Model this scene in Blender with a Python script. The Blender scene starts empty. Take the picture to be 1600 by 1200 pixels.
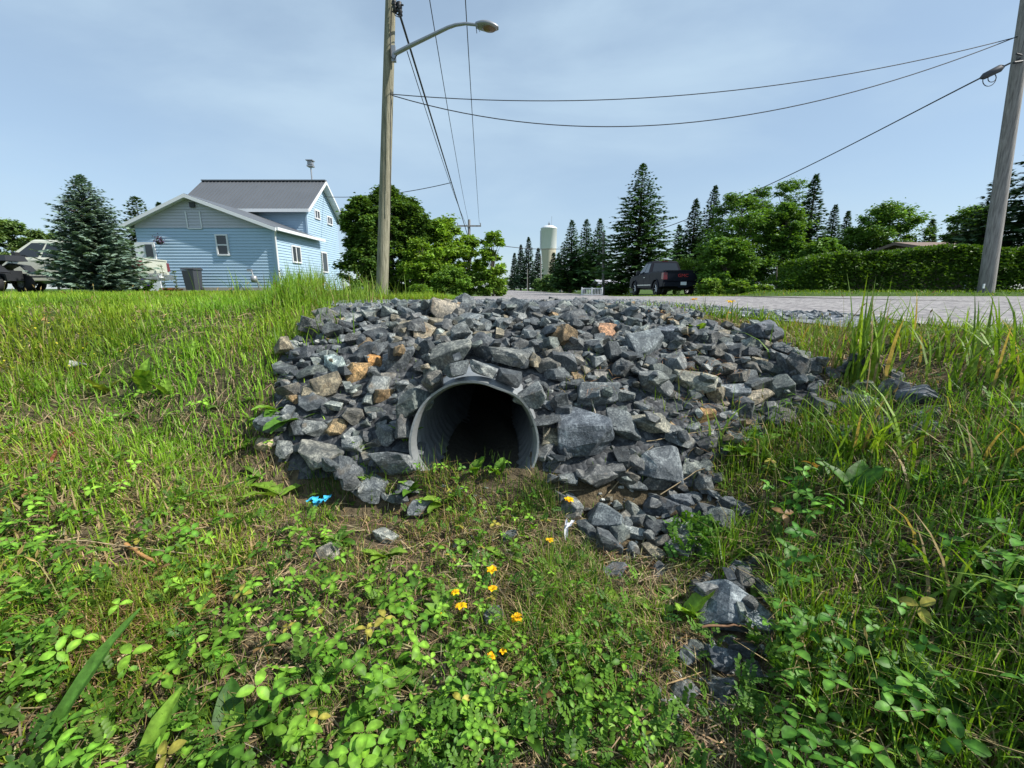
import bpy, bmesh, math, random
import numpy as np
from mathutils import Vector, Matrix, Euler
rng = np.random.default_rng(11); random.seed(11)
sc = bpy.context.scene
col = sc.collection
# ---------------------------------------------------------------- camera
C = 0.9; TH = math.radians(12.5); F = 671.0
cam = bpy.data.cameras.new('camera'); camo = bpy.data.objects.new('camera', cam); col.objects.link(camo)
camo.location = (0, 0, C); camo.rotation_euler = (math.pi/2-TH, 0, 0)
cam.sensor_width = 36; cam.lens = 36*F/1600; cam.clip_start = .02; cam.clip_end = 4000
sc.camera = camo
# ---------------------------------------------------------------- sky, sun, exposure
SUN = Vector((.70, -.16, .70)).normalized()
w = bpy.data.worlds.new('World'); sc.world = w; w.use_nodes = True
nt = w.node_tree; nt.nodes.clear()
def N(nt, t, **k):
    n = nt.nodes.new(t)
    for a, b in k.items(): setattr(n, a, b)
    return n
def L(nt, a, b): nt.links.new(a, b)
sky = N(nt, 'ShaderNodeTexSky', sky_type='NISHITA', sun_disc=False)
sky.sun_elevation = math.asin(SUN.z); sky.sun_rotation = math.atan2(SUN.x, SUN.y)
sky.altitude = 200; sky.air_density = 1.0; sky.dust_density = .4; sky.ozone_density = 2.0
bg = N(nt, 'ShaderNodeBackground'); out = N(nt, 'ShaderNodeOutputWorld')
tc = N(nt, 'ShaderNodeTexCoord'); mp = N(nt, 'ShaderNodeMapping'); mp.inputs['Scale'].default_value = (.9, 1.1, 3.0); mp.inputs['Location'].default_value = (.4, 1.3, .2)
nz = N(nt, 'ShaderNodeTexNoise'); nz.inputs['Scale'].default_value = 1.9; nz.inputs['Detail'].default_value = 7; nz.inputs['Roughness'].default_value = .52; nz.inputs['Distortion'].default_value = .25
cr = N(nt, 'ShaderNodeMapRange'); cr.inputs[1].default_value = .40; cr.inputs[2].default_value = .80; cr.inputs[3].default_value = .50; cr.inputs[4].default_value = .95
cr.interpolation_type = 'SMOOTHSTEP'
mx = N(nt, 'ShaderNodeMix', data_type='RGBA'); mx.inputs[7].default_value = (3.85, 5.1, 6.3, 1)
L(nt, tc.outputs['Generated'], mp.inputs[0]); L(nt, mp.outputs[0], nz.inputs['Vector']); L(nt, nz.outputs[0], cr.inputs[0])
L(nt, cr.outputs[0], mx.inputs[0]); L(nt, sky.outputs[0], mx.inputs[6]); L(nt, mx.outputs[2], bg.inputs[0]); L(nt, bg.outputs[0], out.inputs[0])
bg.inputs[1].default_value = .1
sun = bpy.data.lights.new('sun', 'SUN'); sun.energy = 4.8; sun.angle = math.radians(.6); sun.color = (1, .95, .87)
so = bpy.data.objects.new('sun', sun); col.objects.link(so); so.rotation_euler = SUN.to_track_quat('Z', 'Y').to_euler(); so.location = (20, -5, 30)
sc.view_settings.view_transform = 'Standard'; sc.view_settings.look = 'None'; sc.view_settings.exposure = 0.5; sc.view_settings.gamma = 1
sc.cycles.max_bounces = 6; sc.cycles.transparent_max_bounces = 6; sc.cycles.diffuse_bounces = 3; sc.cycles.glossy_bounces = 2; sc.cycles.transmission_bounces = 3
# ---------------------------------------------------------------- geometry of the view (used to measure the place from the photograph)
ct, st = math.cos(TH), math.sin(TH)
def P(px, py, Y):
    a = (px-800)/F; b = (600-py)/F; fw = ct+b*st; up = -st+b*ct
    return np.array((a/fw*Y, Y, C+up/fw*Y))
def proj(x, y, z):
    dz = z-C; d = y*ct-dz*st; v = y*st+dz*ct; d = np.where(d > .02, d, np.nan)
    return 800+F*x/d, 600-F*v/d, d
def sm(t): t = np.clip(t, 0, 1); return t*t*(3-2*t)
def vnoise(x, y, s, seed=0):          # smooth value noise
    x = np.asarray(x, float)*s+seed*17.3; y = np.asarray(y, float)*s+seed*5.7
    i = np.floor(x); j = np.floor(y); fx = x-i; fy = y-j; fx = fx*fx*(3-2*fx); fy = fy*fy*(3-2*fy)
    def h(a, b):
        v = np.sin(a*127.1+b*311.7+seed*74.7)*43758.5453; return v-np.floor(v)
    return (h(i, j)*(1-fx)+h(i+1, j)*fx)*(1-fy)+(h(i, j+1)*(1-fx)+h(i+1, j+1)*fx)*fy
def G(x, y):
    x = np.asarray(x, float); y = np.asarray(y, float)
    zf = np.interp(y, [-1, .2, 1.5], [.02, .04, .16])
    Lz = C-.12+0*y; R = C-np.where(y < 10.7, .19, np.minimum(.0178*y, .48))
    left = zf+(Lz-zf)*sm((-.35-x)/3.0); right = zf+(.71-zf)*sm((x-.3)/2.0)
    prof = np.where(x < -.05, left, right)
    pad = .765+(R-.765)*np.maximum(sm((y-2.9)/2.6), sm((x-.9)/1.3))
    bl = np.clip(-1.15-.5*(y-2.5), -3.6, -1.15)
    back = pad+(Lz-pad)*sm((bl-x)/.9)
    yy = np.maximum(y, .1)
    back = back+(C-.09-back)*sm((y-10.9)/.9)*sm((x/yy-.50)/.08)
    yf = 1.33+np.minimum(.16*(x+.12)**2, .5)
    t = np.clip((y-yf)/1.2, 0, 1); m = 1-(1-t)**2.5
    z = prof+(back-prof)*m
    flat = sm((y-2.6)/1.0)*sm((x-bl)/.5); flat = np.maximum(flat, sm((x-2.3)/.5))
    z = z+(1-flat)*((vnoise(x, y, 2.3)-.5)*.05+(vnoise(x, y, 7, 3)-.5)*.022)
    return z
def hit(px, py):
    a = (px-800)/F; b = (600-py)/F; d = np.array((a, ct+b*st, -st+b*ct))
    s = np.concatenate([np.linspace(.3, 4, 900), np.geomspace(4, 200, 1500)])
    x = d[0]*s; y = d[1]*s; z = C+d[2]*s; k = np.argmax(z < G(x, y))
    if not (z < G(x, y)).any(): k = len(s)-1
    return np.array((x[k], y[k], float(G(x[k], y[k])))), s[k]
def inpoly(px, py, poly):
    px = np.asarray(px, float); py = np.asarray(py, float); r = np.zeros(px.shape, bool); n = len(poly)
    for i in range(n):
        x1, y1 = poly[i]; x2, y2 = poly[(i+1) % n]
        if y1 == y2: continue
        c = ((y1 > py) != (y2 > py)) & (px < (x2-x1)*(py-y1)/(y2-y1)+x1); r ^= c
    return r
# pipe
PX, PZ, PR, PY0 = -.133, .370, .224, 1.44
# ---------------------------------------------------------------- materials
MATS = {}
def newmat(name):
    m = bpy.data.materials.new(name); m.use_nodes = True; MATS[name] = m
    return m, m.node_tree, m.node_tree.nodes['Principled BSDF']
def plain(name, c, rough=.6, metal=0, spec=.5, var=.12, scale=6, bump=0, bscale=40, coat=0):
    m, nt, b = newmat(name)
    b.inputs['Roughness'].default_value = rough; b.inputs['Metallic'].default_value = metal
    b.inputs['Specular IOR Level'].default_value = spec; b.inputs['Coat Weight'].default_value = coat
    tc = N(nt, 'ShaderNodeTexCoord'); n = N(nt, 'ShaderNodeTexNoise'); n.inputs['Scale'].default_value = scale; n.inputs['Detail'].default_value = 5
    L(nt, tc.outputs['Object'], n.inputs['Vector'])
    mix = N(nt, 'ShaderNodeMix', data_type='RGBA'); L(nt, n.outputs[0], mix.inputs[0])
    mix.inputs[6].default_value = (*[v*(1-var) for v in c], 1); mix.inputs[7].default_value = (*[min(1, v*(1+var)) for v in c], 1)
    L(nt, mix.outputs[2], b.inputs['Base Color'])
    if bump:
        n2 = N(nt, 'ShaderNodeTexNoise'); n2.inputs['Scale'].default_value = bscale; n2.inputs['Detail'].default_value = 6
        L(nt, tc.outputs['Object'], n2.inputs['Vector']); bp = N(nt, 'ShaderNodeBump'); bp.inputs['Strength'].default_value = bump; bp.inputs['Distance'].default_value = .01
        L(nt, n2.outputs[0], bp.inputs['Height']); L(nt, bp.outputs[0], b.inputs['Normal'])
    return m
def leafmat(name, tr=.35, rough=.45, spec=.4, tcol=(1.3, 1.25, .4), nsc=70):
    m, nt, b = newmat(name)
    at = N(nt, 'ShaderNodeAttribute', attribute_name='Col')
    b.inputs['Roughness'].default_value = rough; b.inputs['Specular IOR Level'].default_value = spec
    tc = N(nt, 'ShaderNodeTexCoord'); nn_ = N(nt, 'ShaderNodeTexNoise'); nn_.inputs['Scale'].default_value = nsc; nn_.inputs['Detail'].default_value = 5; L(nt, tc.outputs['Object'], nn_.inputs['Vector'])
    mr = N(nt, 'ShaderNodeMapRange'); mr.inputs[1].default_value = .3; mr.inputs[2].default_value = .7; mr.inputs[3].default_value = .62; mr.inputs[4].default_value = 1.38; L(nt, nn_.outputs[0], mr.inputs[0])
    mm = N(nt, 'ShaderNodeMix', data_type='RGBA', blend_type='MULTIPLY'); mm.inputs[0].default_value = 1; L(nt, at.outputs['Color'], mm.inputs[6]); L(nt, mr.outputs[0], mm.inputs[7])
    L(nt, mm.outputs[2], b.inputs['Base Color'])
    bp = N(nt, 'ShaderNodeBump'); bp.inputs['Strength'].default_value = .5; bp.inputs['Distance'].default_value = .002; L(nt, nn_.outputs[0], bp.inputs['Height']); L(nt, bp.outputs[0], b.inputs['Normal'])
    if tr:
        t = N(nt, 'ShaderNodeBsdfTranslucent'); mu = N(nt, 'ShaderNodeMix', data_type='RGBA', blend_type='MULTIPLY'); mu.inputs[0].default_value = 1
        mu.inputs[7].default_value = (*tcol, 1); L(nt, mm.outputs[2], mu.inputs[6]); L(nt, mu.outputs[2], t.inputs[0])
        mix = N(nt, 'ShaderNodeMixShader'); mix.inputs[0].default_value = tr
        L(nt, b.outputs[0], mix.inputs[1]); L(nt, t.outputs[0], mix.inputs[2]); L(nt, mix.outputs[0], nt.nodes['Material Output'].inputs[0])
    return m
leafmat('blade', .38, .5, .3); leafmat('leaf', .33, .5, .28); leafmat('needle', .12, .6, .2); leafmat('straw', .2, .7, .15, (1, 1, .9)); leafmat('petal', .3, .6, .2, (1, 1, 1)); leafmat('paint', 0, .6, .3)
def rockmat(name, scale):
    m, nt, b = newmat(name)
    tc = N(nt, 'ShaderNodeTexCoord'); oi = N(nt, 'ShaderNodeObjectInfo'); at = N(nt, 'ShaderNodeAttribute', attribute_name='Col')
    vm = N(nt, 'ShaderNodeVectorMath', operation='ADD'); L(nt, tc.outputs['Object'], vm.inputs[0])
    mr = N(nt, 'ShaderNodeMath', operation='MULTIPLY'); mr.inputs[1].default_value = 30; L(nt, oi.outputs['Random'], mr.inputs[0]); L(nt, mr.outputs[0], vm.inputs[1])
    n1 = N(nt, 'ShaderNodeTexNoise'); n1.inputs['Scale'].default_value = 1.6*scale; n1.inputs['Detail'].default_value = 8; n1.inputs['Roughness'].default_value = .65
    n2 = N(nt, 'ShaderNodeTexNoise'); n2.inputs['Scale'].default_value = 9*scale; n2.inputs['Detail'].default_value = 6; n2.inputs['Roughness'].default_value = .7
    n3 = N(nt, 'ShaderNodeTexNoise'); n3.inputs['Scale'].default_value = 38*scale; n3.inputs['Detail'].default_value = 3
    for n in (n1, n2, n3): L(nt, vm.outputs[0], n.inputs['Vector'])
    r = N(nt, 'ShaderNodeValToRGB'); e = r.color_ramp.elements
    e[0].position = .36; e[0].color = (.040, .048, .053, 1); e[1].position = .62; e[1].color = (.37, .375, .35, 1)
    k = e.new(.5); k.color = (.118, .126, .128, 1)
    mixn = N(nt, 'ShaderNodeMix', data_type='FLOAT'); mixn.inputs[0].default_value = .5; L(nt, n1.outputs[0], mixn.inputs[2]); L(nt, n2.outputs[0], mixn.inputs[3])
    L(nt, mixn.outputs[0], r.inputs[0])
    # rust stains
    n4 = N(nt, 'ShaderNodeTexNoise'); n4.inputs['Scale'].default_value = 1.1*scale; n4.inputs['Detail'].default_value = 5; L(nt, vm.outputs[0], n4.inputs['Vector'])
    rr = N(nt, 'ShaderNodeMapRange'); rr.inputs[1].default_value = .62; rr.inputs[2].default_value = .74; L(nt, n4.outputs[0], rr.inputs[0])
    m4 = N(nt, 'ShaderNodeMix', data_type='RGBA'); m4.inputs[7].default_value = (.27, .19, .11, 1); m5 = N(nt, 'ShaderNodeMath', operation='MULTIPLY'); m5.inputs[1].default_value = .35
    L(nt, rr.outputs[0], m5.inputs[0]); L(nt, m5.outputs[0], m4.inputs[0]); L(nt, r.outputs[0], m4.inputs[6])
    a = N(nt, 'ShaderNodeMix', data_type='RGBA', blend_type='MULTIPLY'); a.inputs[0].default_value = 1; L(nt, m4.outputs[2], a.inputs[6]); L(nt, oi.outputs['Color'], a.inputs[7])
    a2 = N(nt, 'ShaderNodeMix', data_type='RGBA', blend_type='MULTIPLY'); a2.inputs[0].default_value = 1; L(nt, a.outputs[2], a2.inputs[6]); L(nt, at.outputs['Color'], a2.inputs[7])
    L(nt, a2.outputs[2], b.inputs['Base Color']); b.inputs['Roughness'].default_value = .62; b.inputs['Specular IOR Level'].default_value = .45
    ad = N(nt, 'ShaderNodeMath', operation='MULTIPLY_ADD'); ad.inputs[1].default_value = .35; L(nt, n3.outputs[0], ad.inputs[0]); L(nt, n2.outputs[0], ad.inputs[2])
    bp = N(nt, 'ShaderNodeBump'); bp.inputs['Strength'].default_value = .75; bp.inputs['Distance'].default_value = .10/scale*.1 if scale > 2 else .009
    L(nt, ad.outputs[0], bp.inputs['Height']); L(nt, bp.outputs[0], b.inputs['Normal'])
    return m
rockmat('rock', 1.0); rockmat('rock_small', 16.0)
# ground material: earth, dead thatch and grit
def groundmat():
    m, nt, b = newmat('earth'); tc = N(nt, 'ShaderNodeTexCoord')
    def nn(s, d=6, r=.6):
        n = N(nt, 'ShaderNodeTexNoise'); n.inputs['Scale'].default_value = s; n.inputs['Detail'].default_value = d; n.inputs['Roughness'].default_value = r
        L(nt, tc.outputs['Object'], n.inputs['Vector']); return n
    a = nn(1.7); c = nn(26, 6, .7); d = nn(150, 3)
    r1 = N(nt, 'ShaderNodeValToRGB'); e = r1.color_ramp.elements; e[0].position = .3; e[0].color = (.035, .028, .02, 1); e[1].position = .72; e[1].color = (.21, .165, .10, 1); k = e.new(.5); k.color = (.10, .08, .05, 1)
    L(nt, c.outputs[0], r1.inputs[0])
    at = N(nt, 'ShaderNodeAttribute', attribute_name='Col')
    mx = N(nt, 'ShaderNodeMix', data_type='RGBA'); mx.inputs[7].default_value = (.055, .105, .02, 1)
    g = N(nt, 'ShaderNodeMath', operation='MULTIPLY'); L(nt, at.outputs['Fac'], g.inputs[0]); g.inputs[1].default_value = 1
    L(nt, g.outputs[0], mx.inputs[0]); L(nt, r1.outputs[0], mx.inputs[6]); 
    mv = N(nt, 'ShaderNodeMix', data_type='RGBA', blend_type='MULTIPLY'); mv.inputs[0].default_value = .6; L(nt, mx.outputs[2], mv.inputs[6])
    r2 = N(nt, 'ShaderNodeMapRange'); r2.inputs[3].default_value = .5; r2.inputs[4].default_value = 1.5; L(nt, a.outputs[0], r2.inputs[0]); L(nt, r2.outputs[0], mv.inputs[7])
    L(nt, mv.outputs[2], b.inputs['Base Color']); b.inputs['Roughness'].default_value = .95; b.inputs['Specular IOR Level'].default_value = .1
    s = N(nt, 'ShaderNodeMath', operation='MULTIPLY_ADD'); s.inputs[1].default_value = .4; L(nt, d.outputs[0], s.inputs[0]); L(nt, c.outputs[0], s.inputs[2])
    bp = N(nt, 'ShaderNodeBump'); bp.inputs['Strength'].default_value = .9; bp.inputs['Distance'].default_value = .02; L(nt, s.outputs[0], bp.inputs['Height']); L(nt, bp.outputs[0], b.inputs['Normal'])
groundmat()
def gritmat(name, c0, c1, c2, vs, ns=1.2):
    m, nt, b = newmat(name); tc = N(nt, 'ShaderNodeTexCoord')
    v = N(nt, 'ShaderNodeTexVoronoi'); v.inputs['Scale'].default_value = vs; L(nt, tc.outputs['Object'], v.inputs['Vector'])
    n = N(nt, 'ShaderNodeTexNoise'); n.inputs['Scale'].default_value = ns; n.inputs['Detail'].default_value = 8; n.inputs['Roughness'].default_value = .65; L(nt, tc.outputs['Object'], n.inputs['Vector'])
    sp = N(nt, 'ShaderNodeSeparateColor'); L(nt, v.outputs['Color'], sp.inputs[0])
    mf = N(nt, 'ShaderNodeMath', operation='MULTIPLY_ADD'); mf.inputs[1].default_value = .55; L(nt, sp.outputs[0], mf.inputs[0])
    mm = N(nt, 'ShaderNodeMath', operation='MULTIPLY'); mm.inputs[1].default_value = .45; L(nt, n.outputs[0], mm.inputs[0]); L(nt, mm.outputs[0], mf.inputs[2])
    r = N(nt, 'ShaderNodeValToRGB'); e = r.color_ramp.elements; e[0].position = .1; e[0].color = (*c0, 1); e[1].position = .9; e[1].color = (*c2, 1); k = e.new(.5); k.color = (*c1, 1)
    L(nt, mf.outputs[0], r.inputs[0]); L(nt, r.outputs[0], b.inputs['Base Color']); b.inputs['Roughness'].default_value = .85; b.inputs['Specular IOR Level'].default_value = .3
    bp = N(nt, 'ShaderNodeBump'); bp.inputs['Strength'].default_value = .7; bp.inputs['Distance'].default_value = .01; L(nt, v.outputs['Distance'], bp.inputs['Height']); bp.invert = True
    L(nt, bp.outputs[0], b.inputs['Normal'])
gritmat('road_surface', (.07, .066, .07), (.23, .215, .215), (.48, .46, .44), 24, 2.6)
gritmat('gap_shade_gravel', (.02, .022, .025), (.05, .055, .06), (.16, .165, .17), 55); gritmat('gravel', (.05, .058, .07), (.13, .145, .165), (.32, .33, .34), 60)
def woodpole(name, c0, c1):
    m, nt, b = newmat(name); tc = N(nt, 'ShaderNodeTexCoord'); mp = N(nt, 'ShaderNodeMapping'); mp.inputs['Scale'].default_value = (14, 14, .7); L(nt, tc.outputs['Object'], mp.inputs[0])
    n = N(nt, 'ShaderNodeTexNoise'); n.inputs['Scale'].default_value = 2.2; n.inputs['Detail'].default_value = 8; n.inputs['Roughness'].default_value = .7; L(nt, mp.outputs[0], n.inputs['Vector'])
    r = N(nt, 'ShaderNodeValToRGB'); e = r.color_ramp.elements; e[0].position = .32; e[0].color = (*[v*.45 for v in c0], 1); e[1].position = .7; e[1].color = (*c1, 1); k = e.new(.48); k.color = (*c0, 1)
    L(nt, n.outputs[0], r.inputs[0]); L(nt, r.outputs[0], b.inputs['Base Color']); b.inputs['Roughness'].default_value = .85
    bp = N(nt, 'ShaderNodeBump'); bp.inputs['Strength'].default_value = .8; bp.inputs['Distance'].default_value = .02; L(nt, n.outputs[0], bp.inputs['Height']); L(nt, bp.outputs[0], b.inputs['Normal'])
woodpole('pole_wood', (.20, .19, .13), (.36, .34, .25)); woodpole('pole_grey', (.21, .20, .19), (.34, .33, .31)); woodpole('bark', (.09, .075, .06), (.17, .15, .12)); woodpole('pale_bark', (.3, .29, .27), (.5, .48, .45))
plain('blue_siding', (.36, .50, .63), .45, var=.06, scale=1.5); plain('grey_siding', (.46, .47, .52), .5, var=.05, scale=2); plain('white_trim', (.68, .70, .72), .45, var=.04)
plain('metal_roof', (.135, .145, .16), .42, metal=.25, var=.12, scale=1.2); plain('glass_dark', (.02, .025, .03), .06, spec=.7, var=.1); plain('concrete', (.36, .34, .30), .9, bump=.3, var=.15)
plain('galvanised', (.30, .32, .33), .55, metal=.4, var=.45, scale=7, bump=.25, bscale=60)
plain('truck_black', (.012, .014, .022), .4, spec=.08, var=.2, coat=0); plain('truck_white', (.50, .52, .44), .35, var=.05, coat=.3); plain('tyre', (.02, .02, .021), .8, var=.2); plain('chrome', (.55, .56, .58), .25, metal=.9, var=.08)
plain('red_lens', (.13, .010, .012), .2, spec=.6); plain('black_plastic', (.02, .022, .026), .5, bump=.2); plain('plate_white', (.7, .72, .75), .5); plain('red_paint', (.5, .03, .03), .4)
plain('dark_grey_plastic', (.045, .05, .06), .55); plain('tower_white', (.68, .70, .72), .6, var=.07, scale=.3); plain('tower_beige', (.50, .46, .36), .7, var=.1, scale=.6, bump=.2, bscale=4)
plain('grey_metal', (.33, .34, .36), .45, metal=.6, var=.15); plain('wire', (.02, .022, .028), .6); plain('lamp_glass', (.16, .10, .05), .3); plain('shingle', (.20, .145, .12), .9, var=.3, scale=6, bump=.4); plain('brown_wall', (.09, .06, .045), .8)
plain('blue_plastic', (.05, .40, .62), .35, var=.2); plain('orange_board', (.42, .15, .04), .7); plain('beige_wall', (.6, .6, .62), .7); plain('pipe_dirt', (.07, .065, .05), .95, bump=.6)
# ---------------------------------------------------------------- mesh accumulator
class Acc:
    def __init__(s): s.v = []; s.f = []; s.c = []; s.n = 0; s.sm = []
    def raw(s, V, counts, loops, colr=None, smooth=False):
        V = np.asarray(V, float).reshape(-1, 3); s.v.append(V); s.f.append((np.asarray(counts, np.int32), np.asarray(loops, np.int64)+s.n)); s.n += len(V)
        if colr is None: colr = np.ones((len(V), 3))
        colr = np.asarray(colr, float)
        if colr.ndim == 1: colr = np.repeat(colr[None], len(V), 0)
        s.c.append(colr); s.sm.append(np.full(len(counts), smooth)); return s
    def poly(s, V, faces, colr=None, smooth=False):
        return s.raw(V, [len(f) for f in faces], [i for f in faces for i in f], colr, smooth)
    def box(s, c, d, rz=0, taper=1, tilt=None, colr=None):
        x, y, z = [k/2 for k in d]; V = np.array([(-x, -y, -z), (x, -y, -z), (x, y, -z), (-x, y, -z), (-x*taper, -y*taper, z), (x*taper, -y*taper, z), (x*taper, y*taper, z), (-x*taper, y*taper, z)])
        M = Euler((tilt[0] if tilt else 0, tilt[1] if tilt else 0, rz)).to_matrix(); V = V@np.array(M).T+np.array(c)
        return s.poly(V, [(0, 3, 2, 1), (4, 5, 6, 7), (0, 1, 5, 4), (1, 2, 6, 5), (2, 3, 7, 6), (3, 0, 4, 7)], colr)
    def prism(s, pts, axis, a0, a1, colr=None, inset=None):      # pts: 2D polygon, extruded along axis ('x','y','z')
        n = len(pts); V = []
        for k, a in enumerate((a0, a1)):
            for (u, v) in pts:
                V.append({'x': (a, u, v), 'y': (u, a, v), 'z': (u, v, a)}[axis])
        return s.poly(V, [tuple(range(n))[::-1], tuple(range(n, 2*n))]+[(i, (i+1) % n, n+(i+1) % n, n+i) for i in range(n)], colr)
    def tube(s, pts, rad, n=8, colr=None, caps=True):
        pts = [Vector(p) for p in pts]; m = len(pts); rad = [rad]*m if np.isscalar(rad) else rad; V = []
        u = None
        for i, p in enumerate(pts):
            t = (pts[min(i+1, m-1)]-pts[max(i-1, 0)]).normalized()
            if u is None: u = t.orthogonal().normalized()
            else: u = (u-t*u.dot(t)).normalized()
            q = t.cross(u)
            for k in range(n):
                a = 2*math.pi*k/n; V.append(p+(u*math.cos(a)+q*math.sin(a))*rad[i])
        Fc = [(i*n+k, i*n+(k+1) % n, (i+1)*n+(k+1) % n, (i+1)*n+k) for i in range(m-1) for k in range(n)]
        s.poly([tuple(x) for x in V], Fc, colr, True)
        if caps: s.poly([tuple(x) for x in V[:n]]+[tuple(x) for x in V[-n:]], [tuple(range(n))[::-1], tuple(range(n, 2*n))], colr)
        return s
    def lathe(s, prof, n=24, c=(0, 0, 0), axis='z', colr=None, smooth=True):   # prof: (r, h)
        V = []
        for (r, h) in prof:
            for k in range(n):
                a = 2*math.pi*k/n; p = (r*math.cos(a), r*math.sin(a), h)
                if axis == 'x': p = (h, r*math.cos(a), r*math.sin(a))
                if axis == 'y': p = (r*math.cos(a), h, r*math.sin(a))
                V.append((p[0]+c[0], p[1]+c[1], p[2]+c[2]))
        Fc = [(i*n+k, i*n+(k+1) % n, (i+1)*n+(k+1) % n, (i+1)*n+k) for i in range(len(prof)-1) for k in range(n)]
        return s.poly(V, Fc, colr, smooth)
    def inst(s, tv, tf, O, R, S, colr=None, smooth=False):       # many copies of a small template
        tv = np.asarray(tv, float); N_ = len(O); k = len(tv); S = np.asarray(S, float)
        if S.ndim == 1: S = S[:, None]
        V = np.einsum('nij,nkj->nki', R, tv[None]*S[:, None, :])+np.asarray(O)[:, None, :]
        cnt = np.tile([len(f) for f in tf], N_); lp = np.array([i for f in tf for i in f]); loops = (lp[None]+(np.arange(N_)*k)[:, None]).ravel()
        cc = np.ones((N_, 3)) if colr is None else np.asarray(colr, float)
        if cc.ndim == 1: cc = np.repeat(cc[None], N_, 0)
        if cc.ndim == 2: cc = np.repeat(cc[:, None], k, 1)
        return s.raw(V.reshape(-1, 3), cnt, loops, cc.reshape(-1, 3), smooth)
    def build(s, name, mat, parent=None, local=False, loc=None):
        me = bpy.data.meshes.new(name); V = np.concatenate(s.v); off = np.zeros(3)
        if parent is not None and not local:
            q = parent
            while q is not None: off += np.array(q.location); q = q.parent
        if loc is not None: off = np.array(loc, float)
        cnt = np.concatenate([a for a, b in s.f]); lp = np.concatenate([b for a, b in s.f]); starts = np.concatenate([[0], np.cumsum(cnt)[:-1]])
        me.vertices.add(len(V)); me.vertices.foreach_set('co', (V-off).astype(np.float32).ravel())
        me.loops.add(len(lp)); me.loops.foreach_set('vertex_index', lp.astype(np.int32)); me.polygons.add(len(cnt)); me.polygons.foreach_set('loop_start', starts.astype(np.int32))
        me.polygons.foreach_set('use_smooth', np.concatenate(s.sm)); me.update(calc_edges=True)
        ca = me.attributes.new('Col', 'FLOAT_COLOR', 'POINT'); cc = np.concatenate(s.c); ca.data.foreach_set('color', np.concatenate([cc, np.ones((len(cc), 1))], 1).astype(np.float32).ravel())
        me.materials.append(MATS[mat]); o = bpy.data.objects.new(name, me); col.objects.link(o)
        if parent is not None: o.parent = parent
        if loc is not None: o.location = loc
        return o
def tag(o, label=None, cat=None, group=None, kind=None):
    if label: o['label'] = label
    if cat: o['category'] = cat
    if group: o['group'] = group
    if kind: o['kind'] = kind
    return o
def thing(name, label, cat, loc=(0, 0, 0), rz=0, group=None):
    o = bpy.data.objects.new(name, None); col.objects.link(o); o.location = tuple(float(v) for v in loc); o.rotation_euler = (0, 0, rz); o.empty_display_size = .1
    return tag(o, label, cat, group)
def rotm(yaw, pitch, roll):          # arrays -> N,3,3 : template's +Y is forward, +Z up
    cy, sy = np.cos(yaw), np.sin(yaw); cp, sp = np.cos(pitch), np.sin(pitch); cr, sr = np.cos(roll), np.sin(roll); z = np.zeros_like(cy); o = z+1
    Rz = np.stack([np.stack([cy, -sy, z], -1), np.stack([sy, cy, z], -1), np.stack([z, z, o], -1)], -2)
    Rx = np.stack([np.stack([o, z, z], -1), np.stack([z, cp, -sp], -1), np.stack([z, sp, cp], -1)], -2)
    Ry = np.stack([np.stack([cr, z, sr], -1), np.stack([z, o, z], -1), np.stack([-sr, z, cr], -1)], -2)
    return Rz@Rx@Ry
def U(a, b, n=None): return rng.uniform(a, b, n)
# ================================================================ SETTING: ground sheet, road, gravel
def axis_pts(neg, pos):
    fine = np.arange(-2.2, 3.2, .022)
    a = [fine[0]]; s = .022
    while a[-1] > neg: s = min(s*1.07, 40); a.append(a[-1]-s)
    b = [fine[-1]]; s = .022
    while b[-1] < pos: s = min(s*1.07, 40); b.append(b[-1]+s)
    return np.concatenate([a[:0:-1], fine, b[1:]])
gx = axis_pts(-900, 900); gy = axis_pts(-300, 1500)
X, Y = np.meshgrid(gx, gy); Z = G(X, Y)
V = np.stack([X, Y, Z], -1).reshape(-1, 3); nx, ny = len(gx), len(gy)
I = (np.arange(ny-1)[:, None]*nx+np.arange(nx-1)[None]).ravel(); Q = np.stack([I, I+1, I+nx+1, I+nx], 1)
cx, cyy, cz = V[:, 0][Q].mean(1), V[:, 1][Q].mean(1), V[:, 2][Q].mean(1)
keep = ~((cyy > PY0) & (cyy < 2.6) & ((cx-PX)**2+(cz-PZ)**2 < (PR-.004)**2))
Q = Q[keep]
far = sm((np.hypot(V[:, 0], V[:, 1])-5)/5)*.9
far = np.maximum(far, .8*sm((-V[:, 0]-1.0)/1.0)*sm((V[:, 1]-1.2)/1.2))
a = Acc().raw(V, np.full(len(Q), 4), Q.ravel(), np.repeat(far[:, None], 3, 1), True); tag(a.build('ground', 'earth'), kind='structure')
def sheet(name, near, farl, mat, lift, nu=90, nv=60):
    near = np.array(near, float); farl = np.array(farl, float)
    def samp(p, n):
        d = np.concatenate([[0], np.cumsum(np.hypot(*np.diff(p, axis=0).T))]); t = np.linspace(0, 1, n)*d[-1]; return np.stack([np.interp(t, d, p[:, 0]), np.interp(t, d, p[:, 1])], 1)
    A = samp(near, nu); B = samp(farl, nu); wob = (vnoise(A[:, 0], A[:, 1], 3, 5)-.5)*.25; A[:, 1] += wob
    t = np.linspace(0, 1, nv)[:, None, None]**1.4; Gd = A[None]*(1-t)+B[None]*t; x, y = Gd[..., 0], Gd[..., 1]; z = G(x, y)+lift
    V = np.stack([x, y, z], -1).reshape(-1, 3); I = (np.arange(nv-1)[:, None]*nu+np.arange(nu-1)[None]).ravel(); Q = np.stack([I, I+1, I+nu+1, I+nu], 1)
    return tag(Acc().raw(V, np.full(len(Q), 4), Q.ravel(), None, True).build(name, mat), kind='structure')
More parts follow.
